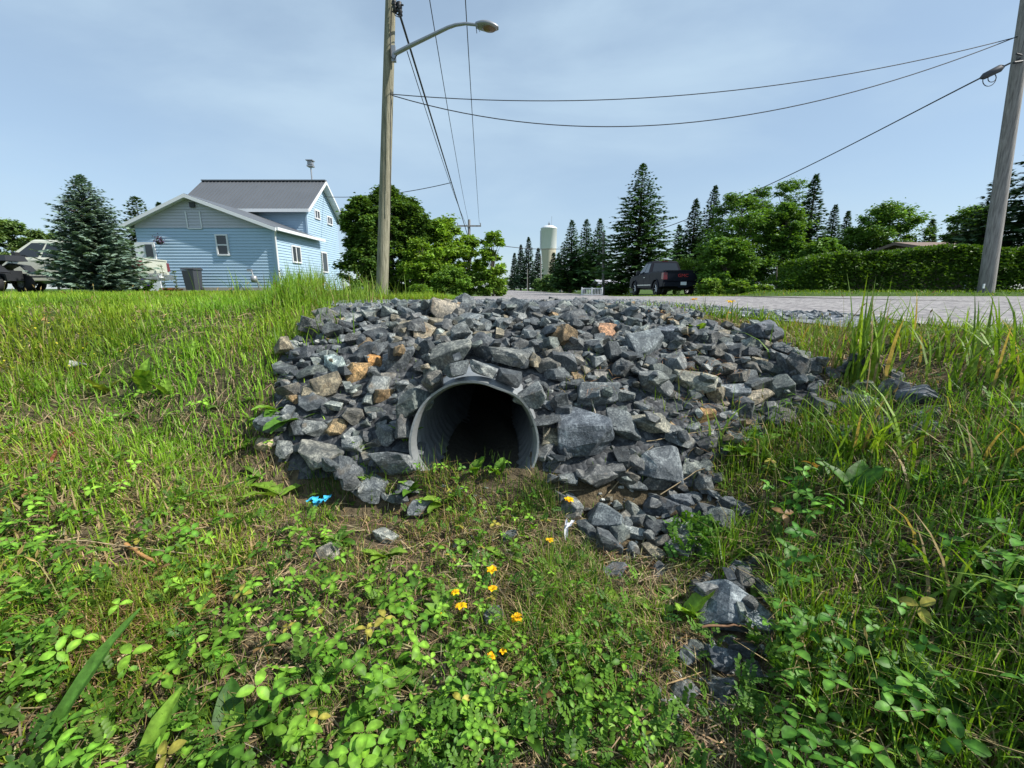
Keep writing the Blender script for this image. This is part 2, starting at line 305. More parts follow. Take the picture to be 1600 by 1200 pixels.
sheet('gravel_driveway', [(-1.0, 2.75), (-.5, 2.7), (1.5, 2.5), (1.9, 2.35), (2.4, 2.5)], [(-3.0, 6.9), (0, 7.0), (2, 7.2), (3.5, 7.3), (6, 7.5)], 'gravel', .006)
sheet('road', [(-.8, 7.0), (1.2, 6.2), (1.8, 4.4), (2.05, 3.2), (2.2, 2.4), (2.5, 1.75), (4, .9), (30, -9)], [(-1.6, 10.8), (-.3, 20), (2.2, 27), (6, 26), (4.85, 11.0), (14, 10.8), (60, 10.6)], 'road_surface', .012, 160, 90)
sheet('street', [(-1.5, 16), (7.0, 21)], [(-7.2, 190), (-1.2, 190)], 'road_surface', .02, 12, 120)
def rockzone(x, y):
    px, py, d = proj(x, y, G(x, y)); a = inpoly(px, py, polyR) & (y > .6) & (y < 2.7)
    return a | ((y > 2.3) & (y < 2.75) & (x > -.95) & (x < .8))
polyR = [(560,485),(620,462),(760,462),(900,462),(960,472),(1040,490),(1180,520),(1250,550),(1290,600),(1250,650),(1180,680),(1120,720),(1110,760),(1150,810),(1130,850),(1060,870),(980,870),(930,850),(880,800),(850,740),(845,700),(640,700),(660,800),(560,800),(480,760),(425,700),(430,620),(440,560),(500,505)]
rb = rockzone(cx[keep], cyy[keep]) & (cyy[keep] > 1.42+.0*cx[keep]); V2 = V.copy(); V2[:, 2] += .006
used_v = np.unique(Q[rb]); remap = np.zeros(len(V2), int); remap[used_v] = np.arange(len(used_v))
tag(Acc().raw(V2[used_v], np.full(rb.sum(), 4), remap[Q[rb]].ravel(), None, True).build('gap_shade_bed', 'gap_shade_gravel'), kind='structure')  # gravel under the stones, coloured extra dark to shade the gaps between them
# ================================================================ culvert pipe
n = 64; ys = np.arange(PY0, 7.0, .017); prof = []
root = thing('culvert_pipe', 'corrugated galvanised metal culvert mouth opening out of the rock pile', 'culvert', (PX, PY0, PZ))
def pipe_surf(r0, fl):
    V = []
    for j, y in enumerate(ys):
        for k in range(n):
            a = 2*math.pi*k/n; r = r0+.0065*math.sin(2*math.pi*(y-PY0)/.068+a*.15+1.2)
            e = max(0, 1-(y-PY0)/.1); dent = .010*math.exp(-((a-1.15)/.22)**2)+.006*math.exp(-((a-2.2)/.3)**2)+.003*math.sin(5*a)
            r -= dent*e; yy = y+(e*.012*math.sin(3*a+1))
            V.append((PX+r*math.cos(a)*1.0, yy, PZ+r*math.sin(a)*.985))
    Fc = [(i*n+k, (i+1)*n+k, (i+1)*n+(k+1) % n, i*n+(k+1) % n) for i in range(len(ys)-1) for k in range(n)]
    return V, Fc
Vo, Fo = pipe_surf(PR, 0); Vi, Fi = pipe_surf(PR-.0075, 0)
a = Acc(); a.poly(Vo, Fo, None, True); a.poly(Vi, [f[::-1] for f in Fi], None, True)
a.poly(Vo[:n]+Vi[:n], [(k, (k+1) % n, n+(k+1) % n, n+k) for k in range(n)])
a.build('pipe_wall', 'galvanised', root)
a = Acc(); m_ = 14; V = []
for y in np.linspace(PY0+.005, 6.9, 60):
    for k in range(m_):
        u = -1+2*k/(m_-1); h = -.155+.015*math.sin(3*u+y*3); wdt = math.sqrt((PR-.012)**2-h*h); V.append((PX+u*wdt, y, PZ+h+.02*abs(u)+.01*math.sin(9*y+4*u)-.02))
a.poly(V, [(i*m_+k, i*m_+k+1, (i+1)*m_+k+1, (i+1)*m_+k) for i in range(59) for k in range(m_-1)], None, True)
a.lathe([(0.001, 6.88), (PR, 6.88)], 24, (PX, 0, PZ), 'y'); a.build('silt', 'pipe_dirt', root)  # silt floor plus a blank end disc added to keep the pipe dark
# ================================================================ rocks
def rock_mesh(seed, cuts=9, elong=(1, 1, 1), sub=2):
    r = random.Random(seed); bm = bmesh.new(); bmesh.ops.create_cube(bm, size=2)
    for _ in range(cuts):
        nrm = Vector((r.gauss(0, 1), r.gauss(0, 1), r.gauss(0, 1))).normalized(); d = r.uniform(.62, 1.0)
        g = bmesh.ops.bisect_plane(bm, geom=bm.verts[:]+bm.edges[:]+bm.faces[:], plane_co=nrm*d, plane_no=nrm, clear_outer=True)
        ed = [e for e in g['geom_cut'] if isinstance(e, bmesh.types.BMEdge)]
        if ed: bmesh.ops.edgeloop_fill(bm, edges=ed)
    bmesh.ops.remove_doubles(bm, verts=bm.verts, dist=.07)
    bmesh.ops.bevel(bm, geom=bm.edges[:], offset=.055, segments=1, affect='EDGES', clamp_overlap=True)
    bmesh.ops.triangulate(bm, faces=bm.faces[:])
    if sub: bmesh.ops.subdivide_edges(bm, edges=bm.edges[:], cuts=sub, use_grid_fill=True)
    from mathutils import noise
    off = Vector((r.uniform(0, 99), r.uniform(0, 99), 3))
    for v in bm.verts:
        k = noise.noise(v.co*1.7+off)*.10+noise.noise(v.co*5+off)*.035; v.co += v.co.normalized()*k
    bmesh.ops.recalc_face_normals(bm, faces=bm.faces[:])
    ext = [max(abs(v.co[i]) for v in bm.verts) for i in range(3)]
    for v in bm.verts: v.co = Vector((v.co.x/ext[0]*elong[0], v.co.y/ext[1]*elong[1], v.co.z/ext[2]*elong[2]))
    V = np.array([v.co[:] for v in bm.verts]); Fc = [tuple(v.index for v in f.verts) for f in bm.faces]; bm.free()
    return V, Fc
RV = [rock_mesh(100+i, 7+i % 5, (1, U(.6, .85), U(.45, .72))) for i in range(34)]
RVs = [rock_mesh(300+i, 7, (1, U(.6, .85), U(.45, .7)), 0) for i in range(8)]
RM = []
for i, (V, Fc) in enumerate(RV):
    a = Acc().poly(V, Fc); o = a.build('tmp', 'rock'); RM.append(o.data); o.data.name = 'stone'; bpy.data.objects.remove(o)
hx0, hy0, hs = -3.0, .3, .012; HX, HY = np.meshgrid(np.arange(hx0, 4, hs), np.arange(hy0, 4.2, hs)); HM = G(HX, HY); HG = HM.copy()
ry, rx = np.mgrid[-14:15, -14:15]*hs
def settle(x, y, r, c, commit=True):
    j = int(round((x-hx0)/hs)); i = int(round((y-hy0)/hs)); k = min(14, max(2, int(r/hs)))
    if i-k < 0 or j-k < 0 or i+k >= HM.shape[0] or j+k >= HM.shape[1]: return None
    sub = HM[i-k:i+k+1, j-k:j+k+1]; d = (rx[14-k:15+k, 14-k:15+k]**2+ry[14-k:15+k, 14-k:15+k]**2)/(r*r); msk = d < .5
    z = np.percentile(sub[msk], 55)+c*.34
    if commit:
        top = z+c*.85*np.sqrt(np.clip(1-d, 0, 1)); sub[:] = np.where(d < 1, np.maximum(sub, top), sub)
    return z
def inpipe(x, y, z, r): return y > 1.15 and math.hypot(x-PX, z-PZ) < PR+r*.72 and not (y < 1.32 and z < .25)
SPR_XY = []; rocks = []     # (x,y,z, scale, tint, label/None, special)
GREY = [(1, 1, 1), (.68, .74, .8), (1.25, 1.3, 1.3), (.5, .55, .6), (1.75, 1.8, 1.75), (.88, .97, 1.02), (1.08, 1.0, .88), (.95, 1.06, 1.0)]
special = [ # px, py, width px, tint, label, category-name
 (522,572,36,(2.3,2.7,2.6),'pale mint green slab on the left side of the rock pile'),(559,589,38,(3.2,2.0,.95),'white stone with bright orange rust, left of the pipe'),
 (586,569,27,(3.0,1.5,.5),'small rusty orange stone just above the white and orange one'),(696,497,46,(1.7,1.45,1.15),'brown grey wedge of rock near the crest, upper left of pile'),
 (664,521,36,(2.2,1.8,1.3),'tan faced stone below the brown wedge near the crest'),(762,552,58,(.95,1,1.05),'large blocky dark rock right above the pipe mouth'),
 (625,567,46,(1.4,1.45,1.5),'broad flat grey rock upper left of the pipe'),(525,675,32,(2.2,1.6,.9),'ochre stained stone low on the left of the pile'),
 (620,730,60,(1.3,1.35,1.4),'large smooth grey rock at the lower left of the pipe mouth'),(692,542,36,(1.0,1.1,1.1),'upright grey green block left above the pipe'),
 (707,572,60,(1.5,1.5,1.35),'wide ridged rock lying on the left top of the pipe'),(797,578,56,(1.5,1.5,1.4),'sharp light grey rock lying on the right top of the pipe'),
 (1047,528,46,(1.2,1.3,1.5),'tall blue grey stone with an orange edge, right side of pile'),(1033,503,22,(3.1,2.4,1.6),'pointed tan stone leaning behind the tall blue one'),
 (962,510,20,(2.6,3.3,3.3),'little pale turquoise stone near the crest'),(948,523,34,(2.6,1.4,.8),'flat rust red stone below the pale turquoise one'),
 (897,542,40,(1.3,1.3,1.25),'faceted grey stone in the middle of the upper right slope'),(1008,549,54,(1.2,1.35,1.45),'flat bluish slab across the middle right slope'),
 (883,574,46,(1.0,1.05,1.1),'five sided dark rock to the upper right of the pipe'),(932,625,56,(1.4,1.5,1.55),'smooth light blue grey slab right of the pipe'),
 (1082,606,60,(1.9,1.8,1.45),'big pale brown split rock on the right slope'),(1021,606,58,(1.3,1.35,1.35),'long slanting rock beside the pale brown split rock'),
 (914,688,78,(1.0,1.12,1.3),'largest bluish slab low on the right of the pipe'),(1016,668,54,(1.7,1.6,1.3),'tall brownish rock on the lower right slope'),
 (974,671,48,(1.1,1.2,1.25),'two toned block beside the largest bluish slab'),(1142,616,46,(1.7,1.8,1.9),'pale blue stone with an orange underside on the right'),
 (1181,626,44,(2.4,2.0,1.5),'speckled tan stone at the right edge of the pile'),(1098,652,28,(2.6,1.5,.6),'rounded orange brown stone between dark rocks, right slope'),
 (866,694,36,(1.7,1.5,1.1),'olive brown stone touching the left of the largest slab'),(1201,529,52,(.8,.88,1.05),'dark blue rock at the top right end of the pile'),
 (1425,628,58,(.7,.78,.95),'dark wet looking slab lying in the right grass'),(1266,577,38,(1.1,1.15,1.15),'grey stone half covered by grass at right end'),
 (1211,560,28,(1.3,1.35,1.4),'small rounded grey stone under the dark blue rock'),(943,815,58,(1.15,1.3,1.4),'domed blue grey rock alone beside the yellow flower'),
 (997,840,42,(1.9,2.0,1.95),'light faced upright rock right of the domed rock'),(1030,799,50,(.8,.9,1.05),'dark wedge shaped stone above the light faced rock'),
 (1067,789,38,(.9,1,1.15),'dark pointed stone at the end of the lower row'),(1025,759,35,(1.2,1.15,1.05),'squarish stone with reddish spots in the lower row'),
 (1033,731,64,(1.2,1.3,1.4),'broad grey slab at the foot of the right slope'),(992,764,36,(1.0,1.1,1.15),'triangular dark stone at the foot of the right slope'),
 (890,752,36,(1.0,1.1,1.15),'pointed stone beside the tuft of rushes'),(1140,957,92,(1.35,1.5,1.65),'biggest lone boulder in the lower right weeds'),
 (1130,1038,46,(.8,.9,1.05),'dark stone below the biggest lone boulder'),(1075,1030,30,(1,1.1,1.2),'small grey stone left below the biggest boulder'),
 (1158,898,48,(.8,.9,1),'flat dark stone just above the biggest boulder'),(1038,829,19,(2.9,2.9,2.7),'small whitish pebble in the lower row'),
 (962,895,38,(.9,.95,1.05),'flat shale stone sunk in the ditch weeds'),(1152,802,38,(.8,.85,1),'dark stone under leaves, right of the lower row'),
 (573,768,52,(1.4,1.5,1.55),'rounded grey rock behind the blue litter'),(600,842,34,(2.2,2.2,2.0),'pale squarish stone in the ditch grass'),
 (512,872,36,(1.7,1.55,1.35),'long pale stone lying in the clover'),(657,800,36,(1.3,1.4,1.5),'flat grey stone in front of the pipe'),
 (793,840,28,(1,1.1,1.2),'dark stone on bare earth in front of the pipe'),(770,965,28,(1.3,1.4,1.5),'flat grey stone near the yellow flowers'),
 (640,767,30,(1.4,1.5,1.5),'small grey stone at the left lip of the pipe'),(122,574,24,(2.2,2.2,2.0),'pale flat stone lying in the left lawn'),
 (416,697,34,(3.2,2.5,1.7),'rounded sandy stone at the left edge of the pile'),(500,720,70,(1.5,1.45,1.3),'broad lichen spotted rock at the lower left of the pile'),
 (875,640,34,(1.1,1.1,1.1),'grey block tucked against the right side of the pipe'),(560,745,40,(1.2,1.25,1.3),'angular rock behind the horsetail tuft'),
 (870,515,30,(.9,.95,1.0),'dark angular stone above the five sided rock'),(1440,655,30,(.6,.85,.8),'green tinged stone beside the dark wet slab'),
 (720,480,30,(.85,.9,.95),'dark stone on the crest against the driveway'),(735,505,36,(1.2,1.3,1.35),'light flecked rock in the top left crest'),
 (1240,600,42,(.75,.82,.95),'dark stone at the far right foot of the pile'),(475,560,34,(.8,.85,.95),'dark slab at the upper left edge of the pile'),
 (860,478,36,(.85,.9,1),'dark crest stone standing highest above the road line'),(905,480,34,(.95,1,1.05),'crest stone next to the grass tufts'),
]
for s in special:
    p, d = hit(s[0], s[1]); r = s[2]/2*d/F
    if s[1] < 490: r = s[2]/2*2.5/F
    if s[1] < 490:
        q = P(s[0], s[1], 2.45); p = np.array((q[0], 2.45, 0))
    z = settle(p[0], p[1], r*.9, r*.7)
    if z is None: z = float(G(p[0], p[1]))+r*.2
    dy = 0
    x, y = p[0], p[1]
    if inpipe(x, y, z, r*.8):
        z = PZ+math.sqrt(max(.001, (PR+r*.75)**2-(x-PX)**2)) if s[1] < 640 else z; y = max(y, PY0+.07)
        if s[1] >= 640: x = PX+math.copysign(PR+r*.8, x-PX)
    SPR_XY.append((x, y, r)); rocks.append([x, y, z, r*1.12, tuple(np.array(s[3])*(.9 if max(s[3]) > 1.55 else .75)+.02), s[4]])
def rock_sweep(count, smin, smax, cands=7, sparse=None):
    made = 0; tries = 0
    while made < count and tries < count*6:
        tries += 1
        cx = U(-1.3, 1.6, 60); cy = 0.7+2.05*U(0, 1, 60)**.8; ok = rockzone(cx, cy)
        cx, cy = cx[ok][:cands], cy[ok][:cands]
        if not len(cx): continue
        jj = ((cx-hx0)/hs).astype(int); ii = ((cy-hy0)/hs).astype(int); k = np.argmin(HM[ii, jj]-HG[ii, jj]); x, y = cx[k], cy[k]
        if y < 1.25 and rng.random() < .35: continue
        if HM[ii[k], jj[k]]-HG[ii[k], jj[k]] > .13: continue
        r = smin+(smax-smin)*rng.random()**1.8
        z = settle(x, y, r*.85, r*.62, False)
        if z is None or inpipe(x, y, z, r): continue
        settle(x, y, r*.85, r*.62)
        g = GREY[rng.integers(len(GREY))]; 
        q = rng.random()
        if q < .055: g = (1.9, 1.6, 1.15)
        elif q < .10: g = (1.8, 1.9, 1.75)
        elif q < .12: g = (2.0, 1.35, .75)
        rocks.append([x, y, z, r, tuple(np.array(g)*.78*U(.8, 1.15)), None]); made += 1
for k, an in enumerate(np.radians([-12, 14, 38, 60, 84, 104, 126, 150, 172, 194])):
    r = U(.045, .068); x = PX+(PR+r*.62)*math.cos(an); z = PZ+(PR+r*.60)*math.sin(an); y = PY0+.03+r*.55
    rocks.append([x, y, z, r, tuple(np.array(GREY[k % 8])*.8), None]); settle(x, y, r*.8, r*.6)
rock_sweep(210, .042, .070); rock_sweep(430, .027, .048); rock_sweep(560, .014, .030)
for k in range(26):                                       # stones half sunk in the right bank
    p, d = hit(U(1240, 1480), U(560, 690)); r = U(.03, .06); z = settle(p[0], p[1], r, r*.5)
    if z is not None: rocks.append([p[0], p[1], z-.01, r, tuple(v*.75 for v in GREY[k % 6]), None])
tr_poly = [(960, 850), (1180, 840), (1210, 1000), (1170, 1100), (1050, 1090), (1040, 930)]; kk = 0
while kk < 34:
    px_, py_ = U(950, 1210), U(840, 1100)
    if not inpoly([px_], [py_], tr_poly)[0]: continue
    kk += 1; p, d = hit(px_, py_); r = U(.014, .036); z = settle(p[0], p[1], r, r*.5)
    if z is not None: SPR_XY.append((p[0], p[1], r*.8)); rocks.append([p[0], p[1], z-.004, r, tuple(np.array(GREY[kk % 8])*.75), None])
def score(r):
    px, py, d = proj(r[0], r[1], r[2]); 
    if not (0 < px < 1600 and 0 < py < 1200): return -1
    jj = int((r[0]-hx0)/hs); ii = int((r[1]-hy0)/hs); top = HM[min(ii, HM.shape[0]-1), min(jj, HM.shape[1]-1)]
    return (1e3 if r[5] else 0)+r[3]/d*(1.0 if top-r[2] < r[3]*.9 else .35)
rocks.sort(key=score, reverse=True)
def shortn(s):
    for k in (' on the',' in the',' near',' above',' below',' low ',' just',' right of',' left of',' lying',' with',' across',' to the',' leaning',' beside',' between',' touching',' at the',' half',' under',' alone',' sunk',' behind',' tucked',' against',' standing',' next',' before'):
        i = s.find(k)
        if i > 8: s = s[:i]
    return s
spec_px = [(proj(r[0], r[1], r[2])[:2], shortn(r[5])) for r in rocks if r[5]]
used = {}
def rocklabel(r):
    px, py, d = proj(r[0], r[1], r[2]); t = r[4]
    tone = 'rusty' if t[0] > t[2]*1.8 else 'tan' if t[0] > t[2]*1.3 else 'pale grey' if t[1] > 1.2 else 'light grey' if t[1] > .93 else 'mid grey' if t[1] > .78 else 'dark grey' if t[1] > .62 else 'blackish'
    sz = 'large' if r[3] > .062 else 'middling' if r[3] > .047 else 'small'
    lab0, grp = rocklabel0(r)
    near = sorted(spec_px, key=lambda s: (s[0][0]-px)**2+(s[0][1]-py)**2)[:5]
    for far_ in ('just', 'a little', 'farther'):
        for (sx, sy), nm in near:
            dx, dy = px-sx, py-sy; w_ = ('right of' if dx > 0 else 'left of') if abs(dx) > abs(dy) else ('below' if dy > 0 else 'above')
            lb = f'{sz} {tone} stone {far_} {w_} the {nm}'
            if lb not in used and len(lb.split()) <= 16: used[lb] = 1; return lb, grp
    return lab0, grp
def rocklabel0(r):
    px, py, d = proj(r[0], r[1], r[2]); t = r[4]
    tone = 'rusty' if t[0] > t[2]*1.8 else 'tan' if t[0] > t[2]*1.3 else 'pale grey' if t[1] > 1.3 else 'light grey' if t[1] > .95 else 'blue grey' if t[2] > t[0]*1.12 else 'dark grey'
    sz = 'large' if r[3] > .065 else 'middling' if r[3] > .045 else 'small'
    if py > 780: zone = 'in the trail of stones at lower right'
    elif px > 1235: zone = 'scattered in the grass right of the pile'
    elif py < 505: zone = 'along the left crest of the rock pile' if px < 760 else 'along the right crest of the rock pile'
    elif px < 645: zone = 'on the pile left of the pipe' if py < 640 else 'at the lower left foot of the pile'
    elif px < 850: zone = 'in the stones above the pipe mouth'
    elif px < 1020: zone = 'on the slope just right of the pipe' if py < 640 else 'low on the slope right of the pipe'
    else: zone = 'on the far right upper slope of the pile' if py < 600 else 'on the far right lower slope of the pile'
    return f'{sz} {tone} angular stone {zone}', f'stones {zone}'
fill = Acc()
for i, r in enumerate(rocks):
    rot = (U(-.45, .45), U(-.45, .45), U(0, 6.28))
    if r[5]: rot = (U(-.3, .3)+.35, U(-.3, .3), U(-.5, .5)+(math.pi if rng.random() < .5 else 0))
    if i < 298:
        o = bpy.data.objects.new('rock', RM[int(rng.integers(len(RM)))]); col.objects.link(o); o.location = r[:3]; o.rotation_euler = rot; f = r[3]
        o.scale = (f, f*U(.9, 1.2), f*U(.9, 1.35)); o.color = (*r[4], 1)
        if r[5]: tag(o, r[5], 'rock')
        else: lb, gr = rocklabel(r); tag(o, lb, 'rock', gr)
    else:
        V, Fc = RVs[int(rng.integers(8))]; Mx = np.array(Euler(rot).to_matrix()); fill.poly(V*r[3]@Mx.T+np.array(r[:3]), Fc, np.array(r[4]))
tag(fill.build('crushed_stone', 'rock_small'), 'small crushed stones filling the gaps of the rock pile', 'crushed stone', kind='stuff')
# loose gravel on the driveway and the ditch floor
a = Acc(); Nn = 10500; x = U(-2.6, 3.4, Nn); y = 2.6+4.8*U(0, 1, Nn)**1.5; k = (x > -1-.45*(y-2.6)) & ~((x > 1.9+.35*rng.random(len(x)))); x, y = x[k], y[k]
for vi in range(8):
    q = np.arange(len(x)) % 8 == vi; m = q.sum(); z = G(x[q], y[q])+.008; s_ = U(.008, .026, m)
    a.inst(RVs[vi][0], RVs[vi][1], np.stack([x[q], y[q], z], 1), rotm(U(0, 6.28, m), U(-.4, .4, m), U(-.4, .4, m)), s_, np.array([(1, 1.05, 1.12)])*U(.6, 1.5, (m, 1)))
tag(a.build('loose_gravel', 'rock_small'), 'loose blue grey gravel spread over the driveway', 'gravel', kind='stuff')
a = Acc(); px, py = U(560, 1200, 900), U(760, 1130, 900)
pts = []
for i in range(900):
    if vnoise(px[i], py[i], .012, 4) > .45: pts.append(hit(px[i], py[i])[0])
pts = np.array(pts); m = len(pts); a.inst(RVs[2][0], RVs[2][1], pts, rotm(U(0, 6.28, m), U(-.4, .4, m), U(-.4, .4, m)), U(.003, .011, m), np.array([(1.2, 1.2, 1.15)])*U(.7, 2.0, (m, 1)))
tag(a.build('ditch_grit', 'rock_small'), 'fine grey grit on the bare ditch bottom', 'grit', kind='stuff')
#@@PART2
#@@PART3
# ================================================================ GRASS, WEEDS, FLOWERS
def hitv(px, py):
    px = np.asarray(px, float); py = np.asarray(py, float); a = (px-800)/F; b = (600-py)/F; D = np.stack([a, ct+b*st, -st+b*ct], 1)
    res = np.full((len(px), 3), np.nan); done = np.zeros(len(px), bool); dist = np.ones(len(px))
    for s in np.concatenate([np.linspace(.45, 4, 420), np.geomspace(4, 30, 200)]):
        p = D*s; g = G(p[:, 0], p[:, 1]); h = (C+p[:, 2] < g) & ~done
        res[h] = np.stack([p[h, 0], p[h, 1], g[h]], 1); dist[h] = s; done |= h
        if done.all(): break
    return res[done], dist[done]
DRV = [(-1.1, 2.6), (1.5, 2.45), (1.95, 2.35), (2.25, 2.3), (2.55, 1.75), (4.05, .9), (30, -9), (60, 10.6), (14, 10.8), (4.85, 11), (6, 26), (2.2, 27), (-.3, 20), (-1.6, 10.8), (-.8, 7.0), (-3.1, 7.0)]
def paved(x, y): return inpoly(x, y, DRV)
def blocked(x, y, leak=.08):
    b = paved(x, y) | ((np.abs(x-PX) < .25) & (y > 1.42) & (y < 2.7))
    r = rockzone(x, y) & (rng.random(len(x)) > leak)
    for (sx, sy, sr) in SPR_XY:
        if sy < 1.5 or sx > 1.2: r |= ((x-sx)/1.0)**2+((y-sy+sr*.35)/1.1)**2 < (sr*1.15)**2
    return b | r
def sector(n, r0, r1, p, half=1.22):
    r = r0+(r1-r0)*rng.random(n)**p; az = U(-half, half, n); return r*np.sin(az), r*np.cos(az), r
def blades(acc, O, h, w, az, lean, colr, prof=(1, .9, .6, .06), twist=.5, flat=None):
    n = len(O); m = len(prof); t = np.linspace(0, 1, m); d = np.stack([np.cos(az), np.sin(az), np.zeros(n)], 1); ta = az+math.pi/2+U(-twist, twist, n)
    wd = np.stack([np.cos(ta), np.sin(ta), np.zeros(n)], 1)
    Pt = O[:, None, :]+d[:, None, :]*(lean*h)[:, None, None]*(t**1.8)[None, :, None]
    zz = h[:, None]*(t[None]-.45*np.minimum(lean, 1.6)[:, None]*t[None]**2.2); Pt[:, :, 2] += zz
    hw = (w[:, None]*np.array(prof)[None]*.5)[..., None]*wd[:, None, :]
    Vv = np.stack([Pt-hw, Pt+hw], 2).reshape(n, m*2, 3)
    f = [(2*i, 2*i+1, 2*i+3, 2*i+2) for i in range(m-1)]; lp = np.array([i for q in f for i in q]); loops = (lp[None]+(np.arange(n)*2*m)[:, None]).ravel()
    acc.raw(Vv.reshape(-1, 3), np.full(n*(m-1), 4), loops, np.repeat(colr, 2*m, 0))
def tint(n, c0, c1, dry=.0, dc=(.34, .26, .13)):
    t = rng.random((n, 1)); c = np.array(c0)*(1-t)+np.array(c1)*t; c = c*U(.75, 1.25, (n, 1)); k = rng.random(n) < dry; c[k] = np.array(dc)*U(.6, 1.2, (k.sum(), 1)); return c
def grass_region(name, label, n, r0, r1, p, sel, hfun, wk, c0, c1, dry, half=1.22):
    x, y, r = sector(n, r0, r1, p, half); px, py, d = proj(x, y, G(x, y))
    k = sel(x, y, px, py) & ~blocked(x, y); x, y, r, px, py = x[k], y[k], r[k], px[k], py[k]; n = len(x)
    clump = vnoise(x, y, 4.5, 2); k = rng.random(n) < .35+clump*1.1; x, y, r, px, py, clump = x[k], y[k], r[k], px[k], py[k], clump[k]; n = len(x)
    h = hfun(x, y, px, py)*U(.55, 1.25, n)*(.65+.6*clump); w = U(.7, 1.3, n)*wk*np.maximum(1, r/2.2)**.62
    dr = np.clip(dry(x, y, px, py) if callable(dry) else np.full(n, dry), 0, 1); c = tint(n, c0, c1); q = rng.random(n) < dr; c[q] = np.array((.36, .28, .14))*U(.55, 1.2, (q.sum(), 1))
    patch = vnoise(x, y, 1.3, 9)[:, None]; c = c*(.75+.5*patch)*np.array((1, 1, 1)); c[:, 0] *= (.8+.45*vnoise(x, y, 2.1, 12))
    lean = np.abs(rng.normal(.35, .35, n))+q*.5; a = Acc(); blades(a, np.stack([x, y, G(x, y)-.004], 1), h, w, U(0, 6.283, n), lean, c)
    o = a.build(name, 'blade'); return tag(o, label, 'grass', kind='stuff')
leftb = lambda x, y: (x < -.75-.0*y)
def hl(x, y, px, py):
    h = np.where(x < -1.0, .085, .06); h = np.where(y > 3, .085, h)
    tall = sm((-1.0-x)/.25)*sm((x+2.1+.35*(y-2.5))/.5)*sm((y-2.0)/.5)*sm((px-395)/80); h = h+tall*.20*sm((9-y)/4)
    return h
grass_region('lawn_grass', 'bright green lawn grass covering the left bank', 250000, .35, 9, 1.0, lambda x, y, px, py: (x < -.72) & (y < 9), hl, .0046, (.13, .27, .018), (.28, .42, .04), lambda x, y, px, py: .10+.38*sm((1.9-y)/1.0))
grass_region('lawn_grass', 'short green grass of the yard towards the blue house', 60000, 8, 26, 1.2, lambda x, y, px, py: (x < -.2*y+.4) & (y > 7) & ~((y < 11) & (x > -3.3)), lambda x, y, px, py: np.full(len(x), .07), .0040, (.14, .27, .02), (.26, .38, .04), .08)
def hr(x, y, px, py): return (1-.5*sm((y-.75*(3.2-x))/.4))*(.075+.05*sm((x-1.0)/.5)+.06*sm((vnoise(x, y, 1.5, 5)-.5)*3))
grass_region('bank_grass', 'mixed green and dry grass covering the right bank', 120000, .35, 4.6, 1.1, lambda x, y, px, py: (x > .55) & (x < 6), hr, .0038, (.085, .19, .016), (.22, .34, .035), lambda x, y, px, py: .22+0*x)
grass_region('ditch_grass', 'thin short grass on the ditch floor', 85000, .3, 2.4, .8, lambda x, y, px, py: (x > -1.0) & (x < .8), lambda x, y, px, py: .035+.05*sm((vnoise(x, y, 5, 41)-.5)*3), .0026, (.08, .17, .018), (.2, .32, .03), .38)
grass_region('verge_grass', 'grass verge along the far side of the road', 60000, 11, 34, 1.3, lambda x, y, px, py: (x > .22*y) & (y > 11), lambda x, y, px, py: np.full(len(x), .085), .006, (.09, .19, .02), (.18, .28, .03), .06, 1.0)
grass_region('verge_grass', 'mown grass strip before the cedar bushes left of the street', 30000, 6.9, 24, 1.1, lambda x, y, px, py: (x > -4.5) & (x < .1) & (y > 6.9), lambda x, y, px, py: np.full(len(x), .05), .006, (.10, .20, .02), (.20, .30, .035), .1, .6)
# grass tufts on the shoulder between gravel and road on the right
def tuft(px, py, n, h, spread, w, c0, c1, label, dry=.08, name='grass_tuft', lean=.45, cat='grass tuft', group=None, Y=None, seg=(1, .95, .8, .5, .05)):
    if Y: q = P(px, py, Y); p = np.array((q[0], Y, float(G(q[0], Y))))
    else: p, d = hit(px, py)
    x = p[0]+rng.normal(0, spread, n); y = p[1]+rng.normal(0, spread*.7, n); O = np.stack([x, y, G(x, y)-.005], 1)
    a = Acc(); blades(a, O, h*U(.5, 1.15, n), w*U(.7, 1.3, n), U(0, 6.283, n), np.abs(rng.normal(lean, .25, n)), tint(n, c0, c1, dry), seg)
    o = a.build(name, 'blade', loc=p); return tag(o, label, cat, group)
GB = ((.10, .20, .02), (.22, .34, .04))
for args in [
 (975, 486, 90, .07, .10, .006, 'low grass tuft on the gravel at the left end of the crest tufts', 3.0), (1045, 490, 110, .075, .12, .006, 'wider grass tuft on the gravel behind the pointed tan stone', 2.95),
 (1120, 505, 120, .12, .085, .007, 'leafy green clump on the gravel shoulder with yellow flowers', 2.45), (1195, 512, 110, .12, .085, .007, 'green clump on the gravel shoulder above the dark blue rock', 2.35)]:
    tuft(args[0], args[1], args[2], args[3], args[4], args[5], *GB, args[6], Y=args[7])
tuft(1345, 600, 46, .42, .05, .011, *GB, 'tallest grass tuft standing before the road on the right', lean=.3)
tuft(1390, 545, 40, .27, .07, .009, *GB, 'broad bladed grass tuft right of the tallest tuft'); tuft(1270, 560, 60, .2, .08, .006, *GB, 'grass tuft hanging over the right end of the rocks')
tuft(1360, 720, 50, .28, .06, .008, *GB, 'loose grass tuft in the middle of the right bank', dry=.2); tuft(1480, 560, 50, .24, .09, .009, *GB, 'broad bladed grass tuft near the right edge of the bank')
tuft(1570, 600, 60, .30, .08, .010, *GB, 'long grass tuft at the right edge of the picture beside the road'); tuft(1480, 950, 26, .22, .07, .009, *GB, 'wide dark grass blades in the lower right weeds', dry=.1, lean=.7)
